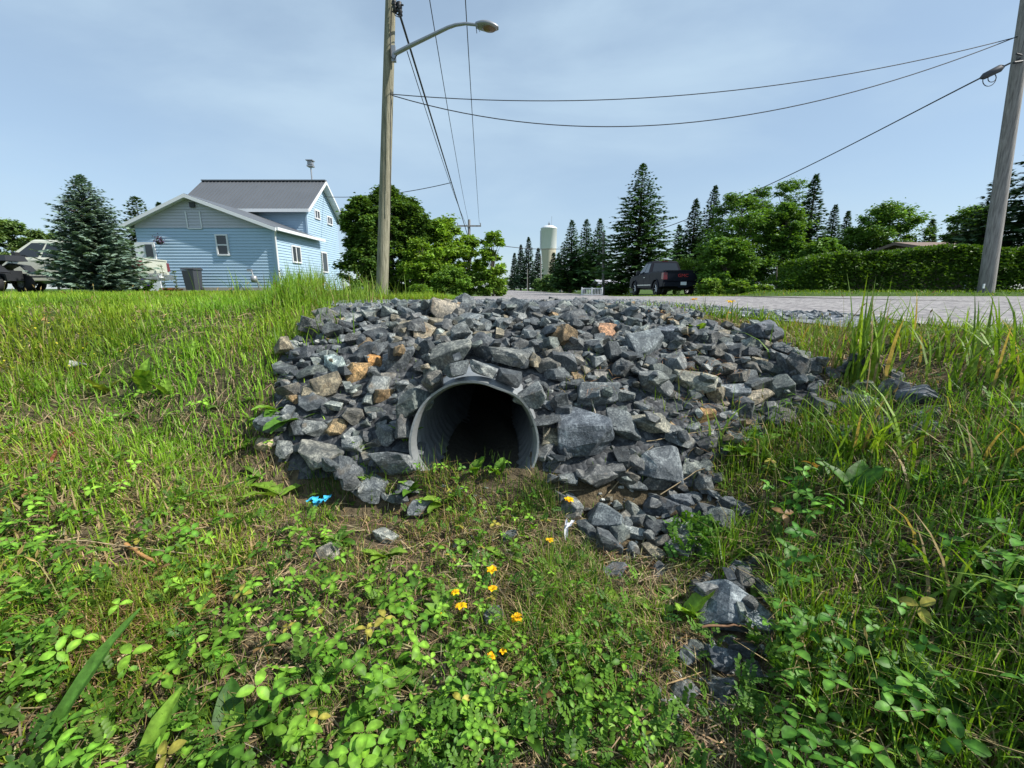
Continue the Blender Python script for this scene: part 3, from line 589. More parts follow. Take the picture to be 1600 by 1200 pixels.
tuft(1115, 700, 7, .19, .02, .009, *GB, 'few bent green blades growing out of the right rocks', lean=.6); tuft(1560, 760, 60, .2, .09, .007, *GB, 'tangled grass tuft at the right edge below the road', dry=.3, lean=.6)
tuft(200, 540, 60, .11, .08, .007, *GB, 'coarse grass tuft in the middle of the left lawn'); tuft(60, 620, 50, .13, .06, .007, *GB, 'taller grass tuft at the left edge of the lawn'); tuft(260, 680, 30, .11, .05, .006, *GB, 'upright blades below the large leafed weed', dry=.1)
tuft(95, 800, 40, .10, .06, .006, *GB, 'grass tuft beside the dry patch at lower left', dry=.25); tuft(470, 530, 90, .15, .09, .006, *GB, 'long grass against the left edge of the rock pile')
tuft(660, 480, 80, .08, .07, .006, (.10, .19, .02), (.2, .3, .04), 'small grass patch behind the left crest stones', Y=4.2)
RG = ((.05, .12, .02), (.11, .2, .03))
for (px, py, n, h, s, lb) in [(505, 762, 130, .085, .035, 'dense horsetail tuft left of the lower left rocks'), (545, 762, 110, .08, .03, 'horsetail tuft against the lichen rock'), (852, 790, 150, .10, .035, 'tall rush tuft at the right lip of the pipe'),
 (822, 800, 90, .075, .03, 'shorter rush tuft in front of the pipe mouth'), (1003, 735, 60, .07, .018, 'small rush tuft growing between right slope stones'), (1108, 830, 70, .06, .03, 'fine needle leafed tuft right of the lower stones'), (668, 752, 70, .09, .04, 'wispy grass tuft at the left lip of the pipe'), (762, 748, 40, .07, .06, 'sparse wispy blades on the silt inside the pipe mouth')]:
    tuft(px, py, n, h, s, .0022, *RG, lb, name='rush_tuft', cat='rush tuft', lean=.25, dry=.12)
tuft(600, 770, 60, .07, .035, .004, *GB, 'short green grass tuft between the lower left stones', dry=.15); tuft(720, 775, 70, .07, .05, .003, *GB, 'thin grass tuft on the silt before the pipe', dry=.2); tuft(790, 800, 60, .06, .04, .003, *GB, 'small dry tipped tuft before the pipe', dry=.4)
def seedheads(label, n, sel, h0, h1, c):
    x, y, r = sector(n*6, .6, 7, .9); px, py, d = proj(x, y, G(x, y)); k = sel(x, y, px, py) & ~blocked(x, y, 0); x, y = x[k][:n], y[k][:n]; n = len(x); h = U(h0, h1, n); az = U(0, 6.283, n); ln = U(.1, .45, n); O = np.stack([x, y, G(x, y)], 1); cc = tint(n, *c)
    a = Acc(); st0 = rng.bit_generator.state; blades(a, O, h, np.full(n, .0022), az, ln, cc, (1, 1, .9, .7), 0); T = O+np.stack([np.cos(az)*ln*h, np.sin(az)*ln*h, h*(1-.45*ln)], 1)
    qv = np.array([(0, 0, 0), (-.13, .4, 0), (0, 1, 0), (.13, .4, 0), (0, .4, .13), (0, .4, -.13)]); a.inst(qv, [(0, 1, 2, 3), (0, 4, 2, 5)], T, rotm(az-math.pi/2, U(.6, 1.3, n), 0*az), U(.018, .03, n), cc*np.array((1.25, .95, .9)))
    tag(a.build('seeding_grass', 'straw'), label, 'seed heads', kind='stuff')
SC = ((.30, .27, .12), (.24, .26, .10))
seedheads('thin seed stalks rising out of the right bank', 130, lambda x, y, px, py: (px > 1180) & (py > 520), .10, .22, SC); seedheads('thin seed stalks in the left lawn', 170, lambda x, y, px, py: (x < -.9) & (py > 480), .09, .18, SC)
# dry thatch and straw
def straw(n, name, label, sel, L0, L1, c, w=.0018, ht=.02, onrock=False, r1=6, p=.9):
    x, y, r = sector(n, .3, r1, p, 1.3); px, py, d = proj(x, y, G(x, y)); k = sel(x, y, px, py) & ~paved(x, y)
    if not onrock: k &= ~blocked(x, y, .0)
    k &= ~((np.abs(x-PX) < .25) & (y > 1.3) & (y < 2))
    x, y, r = x[k], y[k], r[k]; n = len(x); z = G(x, y)
    if onrock: z = HM[np.clip(((y-hy0)/hs).astype(int), 0, HM.shape[0]-1), np.clip(((x-hx0)/hs).astype(int), 0, HM.shape[1]-1)]
    a = Acc(); Ln = U(L0, L1, n); az = U(0, 6.283, n); az2 = az+rng.normal(0, .35, n); rise = U(0, ht, n); rise2 = U(-.005, ht, n)
    p0 = np.stack([x, y, z+rise], 1); d1 = np.stack([np.cos(az), np.sin(az), 0*az], 1); d2 = np.stack([np.cos(az2), np.sin(az2), 0*az], 1)
    p1 = p0+d1*Ln[:, None]*.5; p2 = p1+d2*Ln[:, None]*.5
    if onrock: p1[:, 2] += .006; p2[:, 2] = p0[:, 2]+U(-.02, .01, n)
    else: p1[:, 2] = G(p1[:, 0], p1[:, 1])+U(0, ht, n)+.004; p2[:, 2] = G(p2[:, 0], p2[:, 1])+rise2
    wd = np.stack([-np.sin(az), np.cos(az), U(-1, 1, n)], 1); wd = wd/np.linalg.norm(wd, axis=1)[:, None]*(w*U(.6, 1.4, n)*np.maximum(1, r/1.8)**.7)[:, None]*.5
    Vv = np.stack([p0-wd, p0+wd, p1-wd, p1+wd, p2-wd*.3, p2+wd*.3], 1).reshape(-1, 3); lp = np.array([0, 1, 3, 2, 2, 3, 5, 4]); loops = (lp[None]+(np.arange(n)*6)[:, None]).ravel()
    a.raw(Vv, np.full(2*n, 4), loops, np.repeat(np.array(c)*U(.45, 1.25, (n, 1))*(1+rng.normal(0, .08, (n, 3))), 6, 0)); return tag(a.build(name, 'straw'), label, 'dry straw', kind='stuff')
straw(85000, 'dry_thatch', 'dead straw thatch lying under the grass', lambda x, y, px, py: rng.random(len(x)) < .25+1.0*vnoise(x, y, 1.7, 21), .03, .13, (.36, .28, .165), .0021)
straw(16000, 'pine_needle_litter', 'rusty pine needles caught between the right stones', lambda x, y, px, py: (x > .25) & (vnoise(x, y, 5, 31) > .62), .02, .07, (.36, .20, .10), .0016, .012, True, 2.8)
# ---- leaf templates
def leaf_tpl(ts, ws, fold=.25, droop=.25, cols=(0, 1)):
    Vv = []; k = []
    for t, wv in zip(ts, ws):
        z = -droop*t*t
        Vv += [(-wv, t, z+fold*wv), (0, t, z), (wv, t, z+fold*wv)]; k += [1, 1.0, 1]
    Fc = []
    for i in range(len(ts)-1):
        b = 3*i; Fc += [(b, b+1, b+4, b+3), (b+1, b+2, b+5, b+4)]
    return np.array(Vv), Fc
LV, LF = leaf_tpl([0, .16, .42, .72, .92, 1.0], [.03, .19, .31, .28, .13, .02], .35, .25)
mid = np.ones(len(LV)); mid[1::3] = 1.25; chev = mid.copy(); chev[7] = 1.9; chev[6] = 1.25; chev[8] = 1.25
def tri_tpl():
    V = []; Fc = []; c = []
    for k, an in enumerate((0, 2.05, -2.05)):
        R = np.array(Euler((.1, 0, an)).to_matrix()); v = LV.copy(); v[:, 1] += .06; V.append(v@R.T); Fc += [tuple(i+k*len(LV) for i in f) for f in LF]; c.append(chev)
    return np.concatenate(V), Fc, np.concatenate(c)
TV, TF, TCc = tri_tpl()
def colarr(base, tpl): return base[:, None, :]*tpl[None, :, None]
def stems(a, O, T, w, c):
    n = len(O); wd = np.stack([U(-1, 1, n), U(-1, 1, n), np.zeros(n)], 1); wd /= np.linalg.norm(wd, axis=1)[:, None]; wd *= w/2; m_ = (O+T)/2+wd*2
    V = np.stack([O-wd, O+wd, m_-wd, m_+wd, T-wd*.6, T+wd*.6], 1).reshape(-1, 3); lp = np.array([0, 1, 3, 2, 2, 3, 5, 4]); a.raw(V, np.full(2*n, 4), (lp[None]+(np.arange(n)*6)[:, None]).ravel(), np.repeat(c, 6, 0))
def clover(name, label, poly, n, s0, s1, h0, h1, c0, c1, thr=.3):
    xs = [p[0] for p in poly]; ys_ = [p[1] for p in poly]; px, py = U(min(xs), max(xs), n), U(min(ys_), max(ys_), n); k = inpoly(px, py, poly) & (vnoise(px, py, .014, 7)+U(-.2, .2, n) > thr); p, d = hitv(px[k], py[k]); n = len(p)
    hgt = U(h0, h1, n); T = p+np.stack([U(-.03, .03, n), U(-.03, .03, n), hgt], 1); a = Acc(); c = tint(n, c0, c1); q = rng.random(n); c[q < .03] = np.array((.30, .27, .05)); c[(q > .03) & (q < .042)] = np.array((.20, .12, .05)); c = c*(.75+.5*vnoise(p[:, 0], p[:, 1], 6, 51))[:, None]
    a.inst(TV, TF, T, rotm(U(0, 6.28, n), rng.normal(0, .3, n)+.15, rng.normal(0, .3, n)), U(s0, s1, n), colarr(c, TCc), True)
    stems(a, p, T, .0022, c*1.1); return tag(a.build(name, 'leaf'), label, 'clover', kind='stuff')
G0, G1 = (.07, .18, .018), (.18, .34, .035)
clover('clover', 'lush green clover patch filling the lower left foreground', [(-300, 900), (80, 870), (330, 830), (560, 850), (660, 900), (690, 1010), (650, 1150), (600, 1260), (-300, 1300)], 1150, .013, .031, .015, .085, G0, G1, .52)
clover('clover', 'dark green clover patch in the lower right corner', [(1160, 700), (1300, 780), (1450, 880), (1650, 900), (1900, 950), (1900, 1300), (1180, 1300), (1190, 1080), (1220, 900)], 900, .016, .034, .03, .13, (.04, .13, .015), (.10, .23, .03), .52)
clover('clover', 'small scattered clover leaves before the pipe', [(640, 740), (860, 740), (840, 800), (900, 900), (1000, 1000), (1060, 1200), (660, 1200), (700, 950)], 800, .010, .022, .01, .06, G0, G1, .3)
clover('clover', 'scattered clover leaves in the left bank grass', [(-300, 560), (420, 640), (560, 760), (560, 850), (-300, 900)], 560, .012, .026, .02, .06, G0, G1, .5)
clover('clover', 'scattered clover leaves in the right bank grass', [(1180, 640), (1600, 560), (1900, 640), (1900, 950), (1240, 820)], 260, .012, .026, .03, .08, (.05, .13, .02), (.1, .22, .03), .45)
# small vetch like sprigs
def sprig_tpl():
    V = []; Fc = []
    for i in range(9):
        t = .15+.85*i/8; sd = (-1 if i % 2 else 1)*(0 if i == 8 else 1); R = np.array(Euler((.15, .1*sd, -sd*1.05)).to_matrix()); v = LV[3:]*np.array((.30, .30, .3)); v = v@R.T+np.array((0, t*.8, .12*math.sin(t*3))); Fc += [tuple(j-3+i*len(v) for j in f) for f in LF[2:]]; V.append(v)
    return np.concatenate(V), Fc
SV, SF = sprig_tpl()
def sprigs(name, label, poly, n, s0, s1, c0, c1, thr=.3, lift=.05):
    xs = [p[0] for p in poly]; ys_ = [p[1] for p in poly]; px, py = U(min(xs), max(xs), n), U(min(ys_), max(ys_), n); k = inpoly(px, py, poly) & (vnoise(px, py, .016, 17)+U(-.2, .2, n) > thr); p, d = hitv(px[k], py[k]); n = len(p); p[:, 2] += U(0, lift, n)
    a = Acc(); a.inst(SV, SF, p, rotm(U(0, 6.28, n), U(.1, 1.3, n), U(-.4, .4, n)), U(s0, s1, n), tint(n, c0, c1), True); return tag(a.build(name, 'leaf'), label, 'small weeds', kind='stuff')
sprigs('trefoil_foliage', 'fine leafed trefoil foliage spreading across the ditch floor', [(600, 800), (860, 790), (960, 900), (1080, 960), (1180, 1100), (1180, 1300), (560, 1300), (690, 1000)], 1000, .022, .045, (.05, .13, .02), (.12, .24, .03), .38)
sprigs('trefoil_foliage', 'fine leafed weeds mixed into the left foreground', [(-300, 700), (440, 690), (640, 800), (640, 900), (400, 1250), (-300, 1300)], 1100, .025, .055, (.05, .13, .02), (.13, .24, .03), .45)
sprigs('trefoil_foliage', 'fine leafed weeds mixed into the right bank', [(1120, 740), (1600, 640), (1900, 700), (1900, 1300), (1180, 1300)], 800, .025, .06, (.04, .11, .015), (.10, .2, .03), .45)
sprigs('trefoil_foliage', 'bright fine leafed weed clump right of the lower stones', [(1040, 835), (1110, 830), (1125, 880), (1050, 890)], 150, .03, .055, (.06, .16, .02), (.12, .26, .03), 0)
# broad leaf plants: each a thing
def bigleaf(a, base, L_, w_, yaw, pitch, c, curl=.6, wav=.05, n=9):
    V = []; cc = []; p = Vector(base); ang = pitch; st_ = L_/(n-1); ph = random.uniform(0, 6)
    for i in range(n):
        t = i/(n-1); wd = w_*(math.sin(math.pi*min(1, t**.8*.97+.03)))**.75*.5+.001
        if t < .12: wd = w_*.08
        dirv = Vector((math.sin(yaw)*math.cos(ang), math.cos(yaw)*math.cos(ang), math.sin(ang))); side = Vector((math.cos(yaw), -math.sin(yaw), 0)); up = side.cross(dirv)
        for q, sgn in enumerate((-1, -.5, 0, .5, 1)):
            V.append(p+side*wd*sgn+up*(abs(sgn)*wd*.35+wav*w_*math.sin(ph+t*17+sgn*2)*abs(sgn)))
            m_ = 1.35 if sgn == 0 else (.92 if i % 2 else 1.05); cc.append([k*m_ for k in c])
        p = p+dirv*st_; ang -= curl*st_/L_
    a.poly([tuple(v) for v in V], [(5*i+j, 5*i+j+1, 5*i+j+6, 5*i+j+5) for i in range(n-1) for j in range(4)], np.array(cc), True)
def broad(px, py, sz, nl, label, pitch=(.3, .9), wr=.32, c=((.08, .19, .02), (.16, .30, .04)), name='broadleaf_weed', yaws=None, cat='weed'):
    p, d = hit(px, py); s = sz*d/F; a = Acc()
    for k in range(nl):
        yw = yaws[k] if yaws else U(0, 6.28); cc = tint(1, *c)[0]; bigleaf(a, (p[0]+U(-.01, .01), p[1]+U(-.01, .01), p[2]-.004), s*U(.75, 1.1), s*wr*U(.85, 1.15), yw, U(*pitch), cc, U(.3, 1.1))
    o = a.build(name, 'leaf', loc=p); return tag(o, label, cat)
YL = ((.15, .27, .03), (.22, .36, .05))
broad(228, 612, 55, 4, 'upright weed with the largest light green leaves in the left lawn', (1.0, 1.4), .36, YL); broad(262, 620, 42, 3, 'smaller light leafed weed beside the largest leafed one', (.8, 1.3), .34, YL); broad(165, 615, 40, 4, 'weed with yellowing leaves left of the largest leafed one', (.7, 1.2), .4, ((.2, .27, .05), (.25, .3, .06)))
broad(300, 560, 34, 5, 'light green dock weed higher up the left lawn', (.8, 1.3), .3, YL)
broad(70, 1185, 215, 1, 'longest lance shaped leaf rising at the lower left corner', (.95, .96), .16, ((.08, .19, .03), (.09, .2, .03)), yaws=[.42]); broad(216, 1215, 150, 1, 'narrow pointed leaf standing at the bottom edge', (1.15, 1.16), .2, YL, yaws=[.15]); broad(140, 1200, 150, 4, 'broad leaved dock plant at the lower left corner', (.3, 1.0), .42, ((.06, .14, .02), (.12, .22, .03)))
broad(360, 1160, 95, 4, 'dark wide leafed plant at the bottom left centre', (.3, .9), .42, ((.035, .10, .012), (.07, .16, .02)))
broad(435, 775, 62, 5, 'light green dock leaves pointing to the horsetail tuft', (.2, .8), .32, YL); broad(400, 800, 50, 5, 'spreading dandelion rosette left of the dock leaves', (.1, .5), .3); broad(330, 790, 46, 6, 'dandelion rosette in the dry grass at left centre', (.1, .6), .28)
broad(470, 655, 60, 3, 'weed with a broad leaf and a red leaf at the left edge of the rocks', (.2, .6), .45, ((.07, .17, .02), (.1, .22, .03))); broad(432, 640, 40, 4, 'low broad leafed weed against the left rocks', (.2, .8), .4)
broad(958, 950, 52, 4, 'star shaped weed beside the flat shale stone', (.4, 1.0), .34, YL); broad(1075, 965, 62, 4, 'upright ragged leaf weed left of the biggest boulder', (.9, 1.3), .45, YL); broad(1025, 960, 46, 3, 'small weed between the star shaped weed and the boulder', (.5, 1.1), .4)
broad(1335, 790, 80, 3, 'tallest dark broad leaf standing in the right bank', (1.1, 1.4), .42, ((.04, .12, .015), (.06, .15, .02))); broad(1245, 985, 62, 5, 'leafy weed right of the biggest boulder', (.2, .8), .42); broad(1190, 960, 46, 3, 'three leafed weed overlapping the biggest boulder', (.3, .7), .45, ((.05, .15, .04), (.08, .2, .05)))
broad(1170, 710, 62, 6, 'bright leafy weed at the right foot of the rock pile', (.3, 1.1), .34); broad(1200, 725, 48, 6, 'leafy weed right of the bright one at the pile foot', (.3, 1.0), .34); broad(1330, 700, 48, 6, 'star leafed weed in the middle of the right bank', (.3, 1.0), .28, YL)
broad(1280, 1110, 80, 5, 'pointed leafed weed near the bottom right', (.3, 1.2), .3); broad(1420, 1080, 95, 5, 'largest dark leafed weed in the lower right corner', (.2, .8), .36, ((.04, .11, .015), (.07, .17, .02))); broad(1530, 1120, 80, 5, 'dark leafed weed at the far lower right', (.2, .8), .34, ((.03, .09, .012), (.06, .14, .02)))
broad(870, 1010, 60, 4, 'broad plantain weed in the ditch among yellow flowers', (.2, .7), .4); broad(690, 965, 50, 5, 'broad leafed weed left of the two yellow flowers', (.3, 1.1), .4); broad(590, 1100, 85, 6, 'wide leafed weed at the bottom centre', (.3, 1.0), .42)
broad(645, 770, 40, 5, 'leafy sprout at the left lip of the pipe', (.5, 1.2), .4); broad(690, 790, 42, 6, 'low leafy clump in front of the pipe', (.3, 1.0), .4, YL); broad(738, 740, 30, 4, 'small round leafed sprout inside the pipe mouth', (.9, 1.3), .6); broad(776, 742, 28, 4, 'second round leafed sprout nearer the pipe centre', (.9, 1.3), .6); broad(636, 690, 38, 4, 'fern like sprig hugging the left rim of the pipe', (1.0, 1.4), .3)
broad(1090, 520, 34, 6, 'leafy weed on the shoulder under the yellow flower', (.4, 1.2), .4, YL); broad(560, 705, 24, 6, 'bright sprig growing among the left rocks', (.6, 1.3), .3, YL)
broad(600, 870, 44, 6, 'light green dandelion rosette right of the long pale stone', (.3, .9), .3, YL); broad(790, 870, 36, 5, 'dandelion rosette on the bare ditch earth', (.3, .9), .3, YL); broad(90, 940, 60, 5, 'broad leafed weed at the left edge under the dry stalk', (.2, .9), .42); broad(290, 905, 60, 5, 'round leafed weed below the dry stalk', (.2, .8), .45)
# scattered low rosettes as ground cover
a = Acc()
for k in range(260):
    px, py = U(-250, 1850), U(620, 1280); p, d = hit(px, py)
    if rockzone(p[:1], p[1:2])[0] or paved(p[:1], p[1:2])[0] or (abs(p[0]-PX) < .3 and p[1] > 1.2): continue
    s = U(.03, .07)
    for j in range(random.randint(3, 6)): bigleaf(a, (p[0], p[1], p[2]), s*U(.7, 1.2), s*.34, U(0, 6.28), U(.15, 1.0), tint(1, (.05, .13, .015), (.15, .27, .04))[0], 1, .06, 6)
tag(a.build('low_weeds', 'leaf'), 'low dandelion and plantain leaves mixed into the grass', 'low weeds', kind='stuff')
# yellow trefoil flowers
def flower(px, py, s, label, Y=None, h=.045, c=(.85, .50, .01)):
    if Y: q = P(px, py, Y); p = np.array((q[0], Y, float(G(q[0], Y)))); d = Y
    else: p, d = hit(px, py)
    s = s*.8*d/F; root = thing('yellow_flower', label, 'flower', p); a = Acc(); top = np.array((0, -.01, h))
    for k in range(6):
        yw = k*1.047+U(-.3, .3); bigleaf(a, (top[0], top[1], top[2]-s*.1), s*.62, s*.42, yw, U(.1, .8), (c[0]*U(.85, 1.1), c[1]*U(.8, 1.15), c[2]), .9, .1, 5)
    a.build('petals', 'petal', root, local=True); a = Acc().tube([(0, 0, 0), (.004, -.006, h*.5), tuple(top)], .0011, 5, (.1, .2, .03)); a.build('stem', 'blade', root, local=True)
for f in [(888, 800, 17, 'yellow flower beside the domed blue grey rock'), (858, 862, 14, 'small yellow flower on the bare earth below the domed rock'), (769, 910, 19, 'yellow flower highest of the ditch centre group'), (770, 940, 17, 'yellow flower just under the highest centre one'),
 (713, 946, 15, 'orange yellow flower above the brightest yellow one'), (722, 968, 20, 'brightest yellow flower left in the centre group'), (807, 986, 20, 'yellow flower right of the flat grey stone'), (768, 1046, 15, 'left one of the lowest yellow flower pair'), (786, 1040, 13, 'right one of the lowest yellow flower pair'),
 (694, 980, 9, 'tiny yellow bud under the broad leafed weed')]: flower(*f)
flower(1083, 473, 12, 'yellow flower standing on the gravel shoulder behind the crest', 2.75, .085); flower(1140, 472, 15, 'flat yellow flower on the shoulder right of the other', 2.72, .085); flower(1135, 520, 8, 'small low yellow bloom on the shoulder clump', 2.4, .05)
o = None
p, d = hit(658, 1125)
# tiny yellow blooms in the lawn
a = Acc(); px, py = U(-200, 330, 170), U(490, 590, 170); p, d = hitv(px, py); p[:, 2] += U(.03, .07, len(p)); m = len(p); a.inst(LV[3:], [tuple(j-3 for j in f) for f in LF[2:]], p, rotm(U(0, 6.28, m), U(-.3, .6, m), U(-.3, .3, m)), U(.008, .015, m), tint(m, (.6, .5, .03), (.5, .5, .05)))
tag(a.build('lawn_blooms', 'petal'), 'tiny yellow blooms sprinkled over the left lawn', 'flowers', kind='stuff')
# dry stalks, litter
def stalk(pts, r, label, c=(.42, .33, .2), name='dry_stalk', lift=.03):
    P3 = []
    for (px, py) in pts:
        q, d = hit(px, py); zz = q[2]
        if hx0 < q[0] < 3.9 and hy0 < q[1] < 4.1: zz = max(zz, HM[int((q[1]-hy0)/hs), int((q[0]-hx0)/hs)])
        P3.append((q[0], q[1], zz+lift))
    P3 = np.array(P3); t = np.linspace(0, len(P3)-1, 12); Q3 = np.stack([np.interp(t, range(len(P3)), P3[:, i]) for i in range(3)], 1); Q3 += rng.normal(0, .0012, Q3.shape)
    o = Acc().tube(Q3, [r*(1-.5*i/11) for i in range(12)], 6, c).build(name, 'straw', loc=Q3[0]); return tag(o, label, 'dry stalk')
stalk([(200, 868), (240, 893), (285, 925)], .0055, 'thick orange brown dry stalk lying in the lower left weeds', (.45, .25, .10)); stalk([(0, 868), (120, 862), (330, 885)], .0022, 'long thin straw crossing the left foreground'); stalk([(80, 665), (130, 705), (195, 745)], .0035, 'dry brown stem slanting through the left bank grass', (.38, .26, .14))
stalk([(140, 1085), (200, 1045), (245, 1015)], .0028, 'pale straw slanting below the round leafed weed'); stalk([(917, 635), (932, 665), (950, 705)], .0032, 'pale straw leaning on the largest bluish slab', (.5, .45, .36), lift=.02); stalk([(1010, 700), (1100, 690), (1190, 680)], .002, 'thin straw across the right slope stones', lift=.02)
stalk([(1095, 1004), (1150, 1003), (1185, 1004)], .003, 'reddish brown twig lying under the biggest boulder', (.3, .17, .1)); stalk([(950, 780), (985, 745), (1020, 715)], .0022, 'straw rising across the foot of the right slope', lift=.02); stalk([(1030, 800), (1090, 760), (1200, 720)], .002, 'long dry stem over the lower row of stones', (.33, .26, .16), lift=.02)
stalk([(715, 900), (745, 898), (775, 900)], .0028, 'small pale twig on the ditch earth above the flowers'); stalk([(1300, 960), (1400, 975), (1500, 985)], .002, 'thin pale straw in the lower right clover'); stalk([(80, 740), (105, 700), (120, 690)], .006, 'curled red brown dead leaf in the left bank', (.22, .07, .04), 'dead_leaf')
p, d = hit(503, 800); a = Acc()
for k in range(7): bigleaf(a, (p[0]+U(-.025, .025), p[1]+U(-.01, .01), p[2]+.035+U(0, .012)), U(.02, .035), .022, U(0, 6.28), U(-.3, .6), (.05, .40, .62), .8, .2, 5)
tag(a.build('plastic_scrap', 'paint', loc=p), 'crumpled bright blue plastic scrap by the horsetail tuft', 'litter')
p, d = hit(884, 850); a = Acc(); bigleaf(a, (p[0], p[1], p[2]+.01), .065, .010, .15, 1.2, (.62, .62, .66), .2, .2, 8); bigleaf(a, (p[0], p[1], p[2]+.05), .04, .012, .9, .5, (.62, .62, .66), .2, .3, 6)
tag(a.build('plastic_strip', 'paint', loc=p), 'thin white strip of litter left of the domed rock', 'litter')
# ================================================================ HOUSE
def gz(x, y): return float(G(x, y))
def siding(a, o, dirv, nrm, z0, z1, span, pitch=.14, dp=.03):
    # o: origin at s=0,z=0; span(z)->(s0,s1); lapped boards
    z = z0; o = np.array(o, float); d = np.array(dirv, float); nn_ = np.array(nrm, float); V = []; Fc = []
    while z < z1-.01:
        zt = min(z+pitch, z1); a0, a1 = span(z); b0, b1 = span(zt)
        if a1-a0 > .02:
            if b1 < b0: b0 = b1 = (b0+b1)/2
            k = len(V); up = np.array((0, 0, 1))
            V += [o+d*a0+up*z, o+d*a1+up*z, o+d*a1+up*z+nn_*dp, o+d*a0+up*z+nn_*dp, o+d*b1+up*zt+nn_*.002, o+d*b0+up*zt+nn_*.002]
            Fc += [(k, k+1, k+2, k+3), (k+3, k+2, k+4, k+5)]
        z = zt
    a.poly([tuple(v) for v in V], Fc)
HX_, HY_ = -12.26, 22.0; bz = C-.12; HW0 = float(P(204, 350, 22)[0])   # left end of front wall
xr = float(P(426, 355, 22)[0]); xl = float(P(210, 350, 22)[0]); ez = float(P(426, 357, 22)[2]); pz = float(P(296, 309, 22)[2]); pxx = float(P(296, 309, 22)[0])
lz = float(P(206, 351, 22)[2])
house = thing('blue_house', 'light blue sided house with a low front wing and dark metal roof', 'house', (xr, 22, bz))
a = Acc()
def fspan(z):
    l = 0 if z < lz else (z-lz)/(pz-lz)*(pxx-xl); r = (xr-xl) if z < ez else (xr-xl)-(z-ez)/(pz-ez)*(xr-pxx); return l, r
gsplit = float(P(300, 356, 22)[2])
fw = Acc(); siding(fw, (xl, 22, 0), (1, 0, 0), (0, -1, 0), bz+.18, gsplit, fspan)
fw.poly([(xl, 22.02, bz), (xr, 22.02, bz), (xr, 22.02, ez), (pxx, 22.02, pz), (xl, 22.02, lz)], [(0, 1, 2, 3, 4)])
siding(fw, (xr, 22, 0), (0, 1, 0), (1, 0, 0), bz+.18, ez, lambda z: (0, 5.2)); fw.poly([(xr-.01, 22, bz), (xr-.01, 27.2, bz), (xr-.01, 27.2, ez), (xr-.01, 22, ez)], [(0, 1, 2, 3)]); fw.poly([(xl, 22, bz), (xl, 27.2, bz), (xl, 27.2, lz), (xl, 22, lz)], [(0, 1, 2, 3)])
fw.build('wall', 'blue_siding', house)
g_ = Acc(); siding(g_, (xl, 21.995, 0), (1, 0, 0), (0, -1, 0), gsplit, pz, fspan); o = g_.build('gable_siding', 'grey_siding', house); o['label'] = 'pale grey gable siding over the blue wall'
Acc().box(((xl+xr)/2, 22.01, bz+.08), (xr-xl+.06, .09, .22)).box((xr+.005, 24.6, bz+.08), (.09, 5.1, .22)).build('foundation', 'concrete', house)
# wing roof: two slabs with overhang
def slab(a, p0, p1, y0, y1, th):      # p (x,z) from ridge to eave
    a.prism([(p0[0], p0[1]), (p1[0], p1[1]), (p1[0], p1[1]-th), (p0[0], p0[1]-th)], 'y', y0, y1)
ov = .38; sl = (pz-lz)/(pxx-xl); sr = (pz-ez)/(xr-pxx); rt = pz+.13
r_ = Acc(); slab(r_, (pxx, rt), (xl-ov, lz-sl*ov+.13), 21.66, 27.1, .10); slab(r_, (pxx, rt), (xr+ov*.8, ez-sr*ov*.8+.13), 21.66, 27.1, .10); wr = r_.build('wing_roof', 'metal_roof', house)
f_ = Acc(); slab(f_, (pxx, rt-.02), (xl-ov-.02, lz-sl*ov+.10), 21.60, 21.657, .16); slab(f_, (pxx, rt-.02), (xr+ov*.8+.02, ez-sr*ov*.8+.10), 21.60, 21.657, .16)
f_.box((xr+ov*.8+.06, 24.35, ez-sr*ov*.8+.06), (.12, 5.4, .14)); f_.build('fascia', 'white_trim', wr)
s_ = Acc(); slab(s_, (pxx, rt-.105), (xl-ov, lz-sl*ov+.02), 21.66, 21.99, .02); slab(s_, (pxx, rt-.105), (xr+ov*.8, ez-sr*ov*.8+.02), 21.66, 21.99, .02); s_.build('soffit', 'white_trim', wr)
# main block
mY0 = 27.1; mX1 = float(P(479, 345, mY0)[0]); mYc = (mX1+.42)/float(P(509, 283, 1)[0]); mYc = min(mYc, 30.5); mY1 = 2*mYc-mY0; mX0 = float(P(317, 286, mYc)[0])+.3; mrz = float(P(509, 283, mYc)[2])-.15; _ze = float(P(480, 329, mY0-.55)[2]); mez = mrz-(mrz-_ze+.05)/(mYc-mY0+.55)*(mYc-mY0); print('HOUSE', mX0, mX1, mYc, mez, mrz)
mw = Acc(); siding(mw, (mX0, mY0, 0), (1, 0, 0), (0, -1, 0), bz+.18, mez, lambda z: (0, mX1-mX0))
def gsp(z): return (0, mY1-mY0) if z < mez else ((z-mez)/(mrz-mez)*(mY1-mY0)/2, (mY1-mY0)*(1-(z-mez)/(mrz-mez)/2))
siding(mw, (mX1, mY0, 0), (0, 1, 0), (1, 0, 0), bz+.18, mrz, gsp)
mw.poly([(mX1-.01, mY0, bz), (mX1-.01, mY1, bz), (mX1-.01, mY1, mez), (mX1-.01, mYc, mrz), (mX1-.01, mY0, mez)], [(0, 1, 2, 3, 4)]); mw.poly([(mX0, mY0, bz), (mX0, mY1, bz), (mX0, mY1, mez), (mX0, mYc, mrz), (mX0, mY0, mez)], [(0, 1, 2, 3, 4)])
mw.poly([(mX0, mY0+.02, bz), (mX1, mY0+.02, bz), (mX1, mY0+.02, mez), (mX0, mY0+.02, mez)], [(0, 1, 2, 3)]); o = mw.build('main_wall', 'blue_siding', house)
def slaby(a, yz0, yz1, x0, x1, th): a.prism([(yz0[0], yz0[1]), (yz1[0], yz1[1]), (yz1[0], yz1[1]-th), (yz0[0], yz0[1]-th)], 'x', x0, x1)
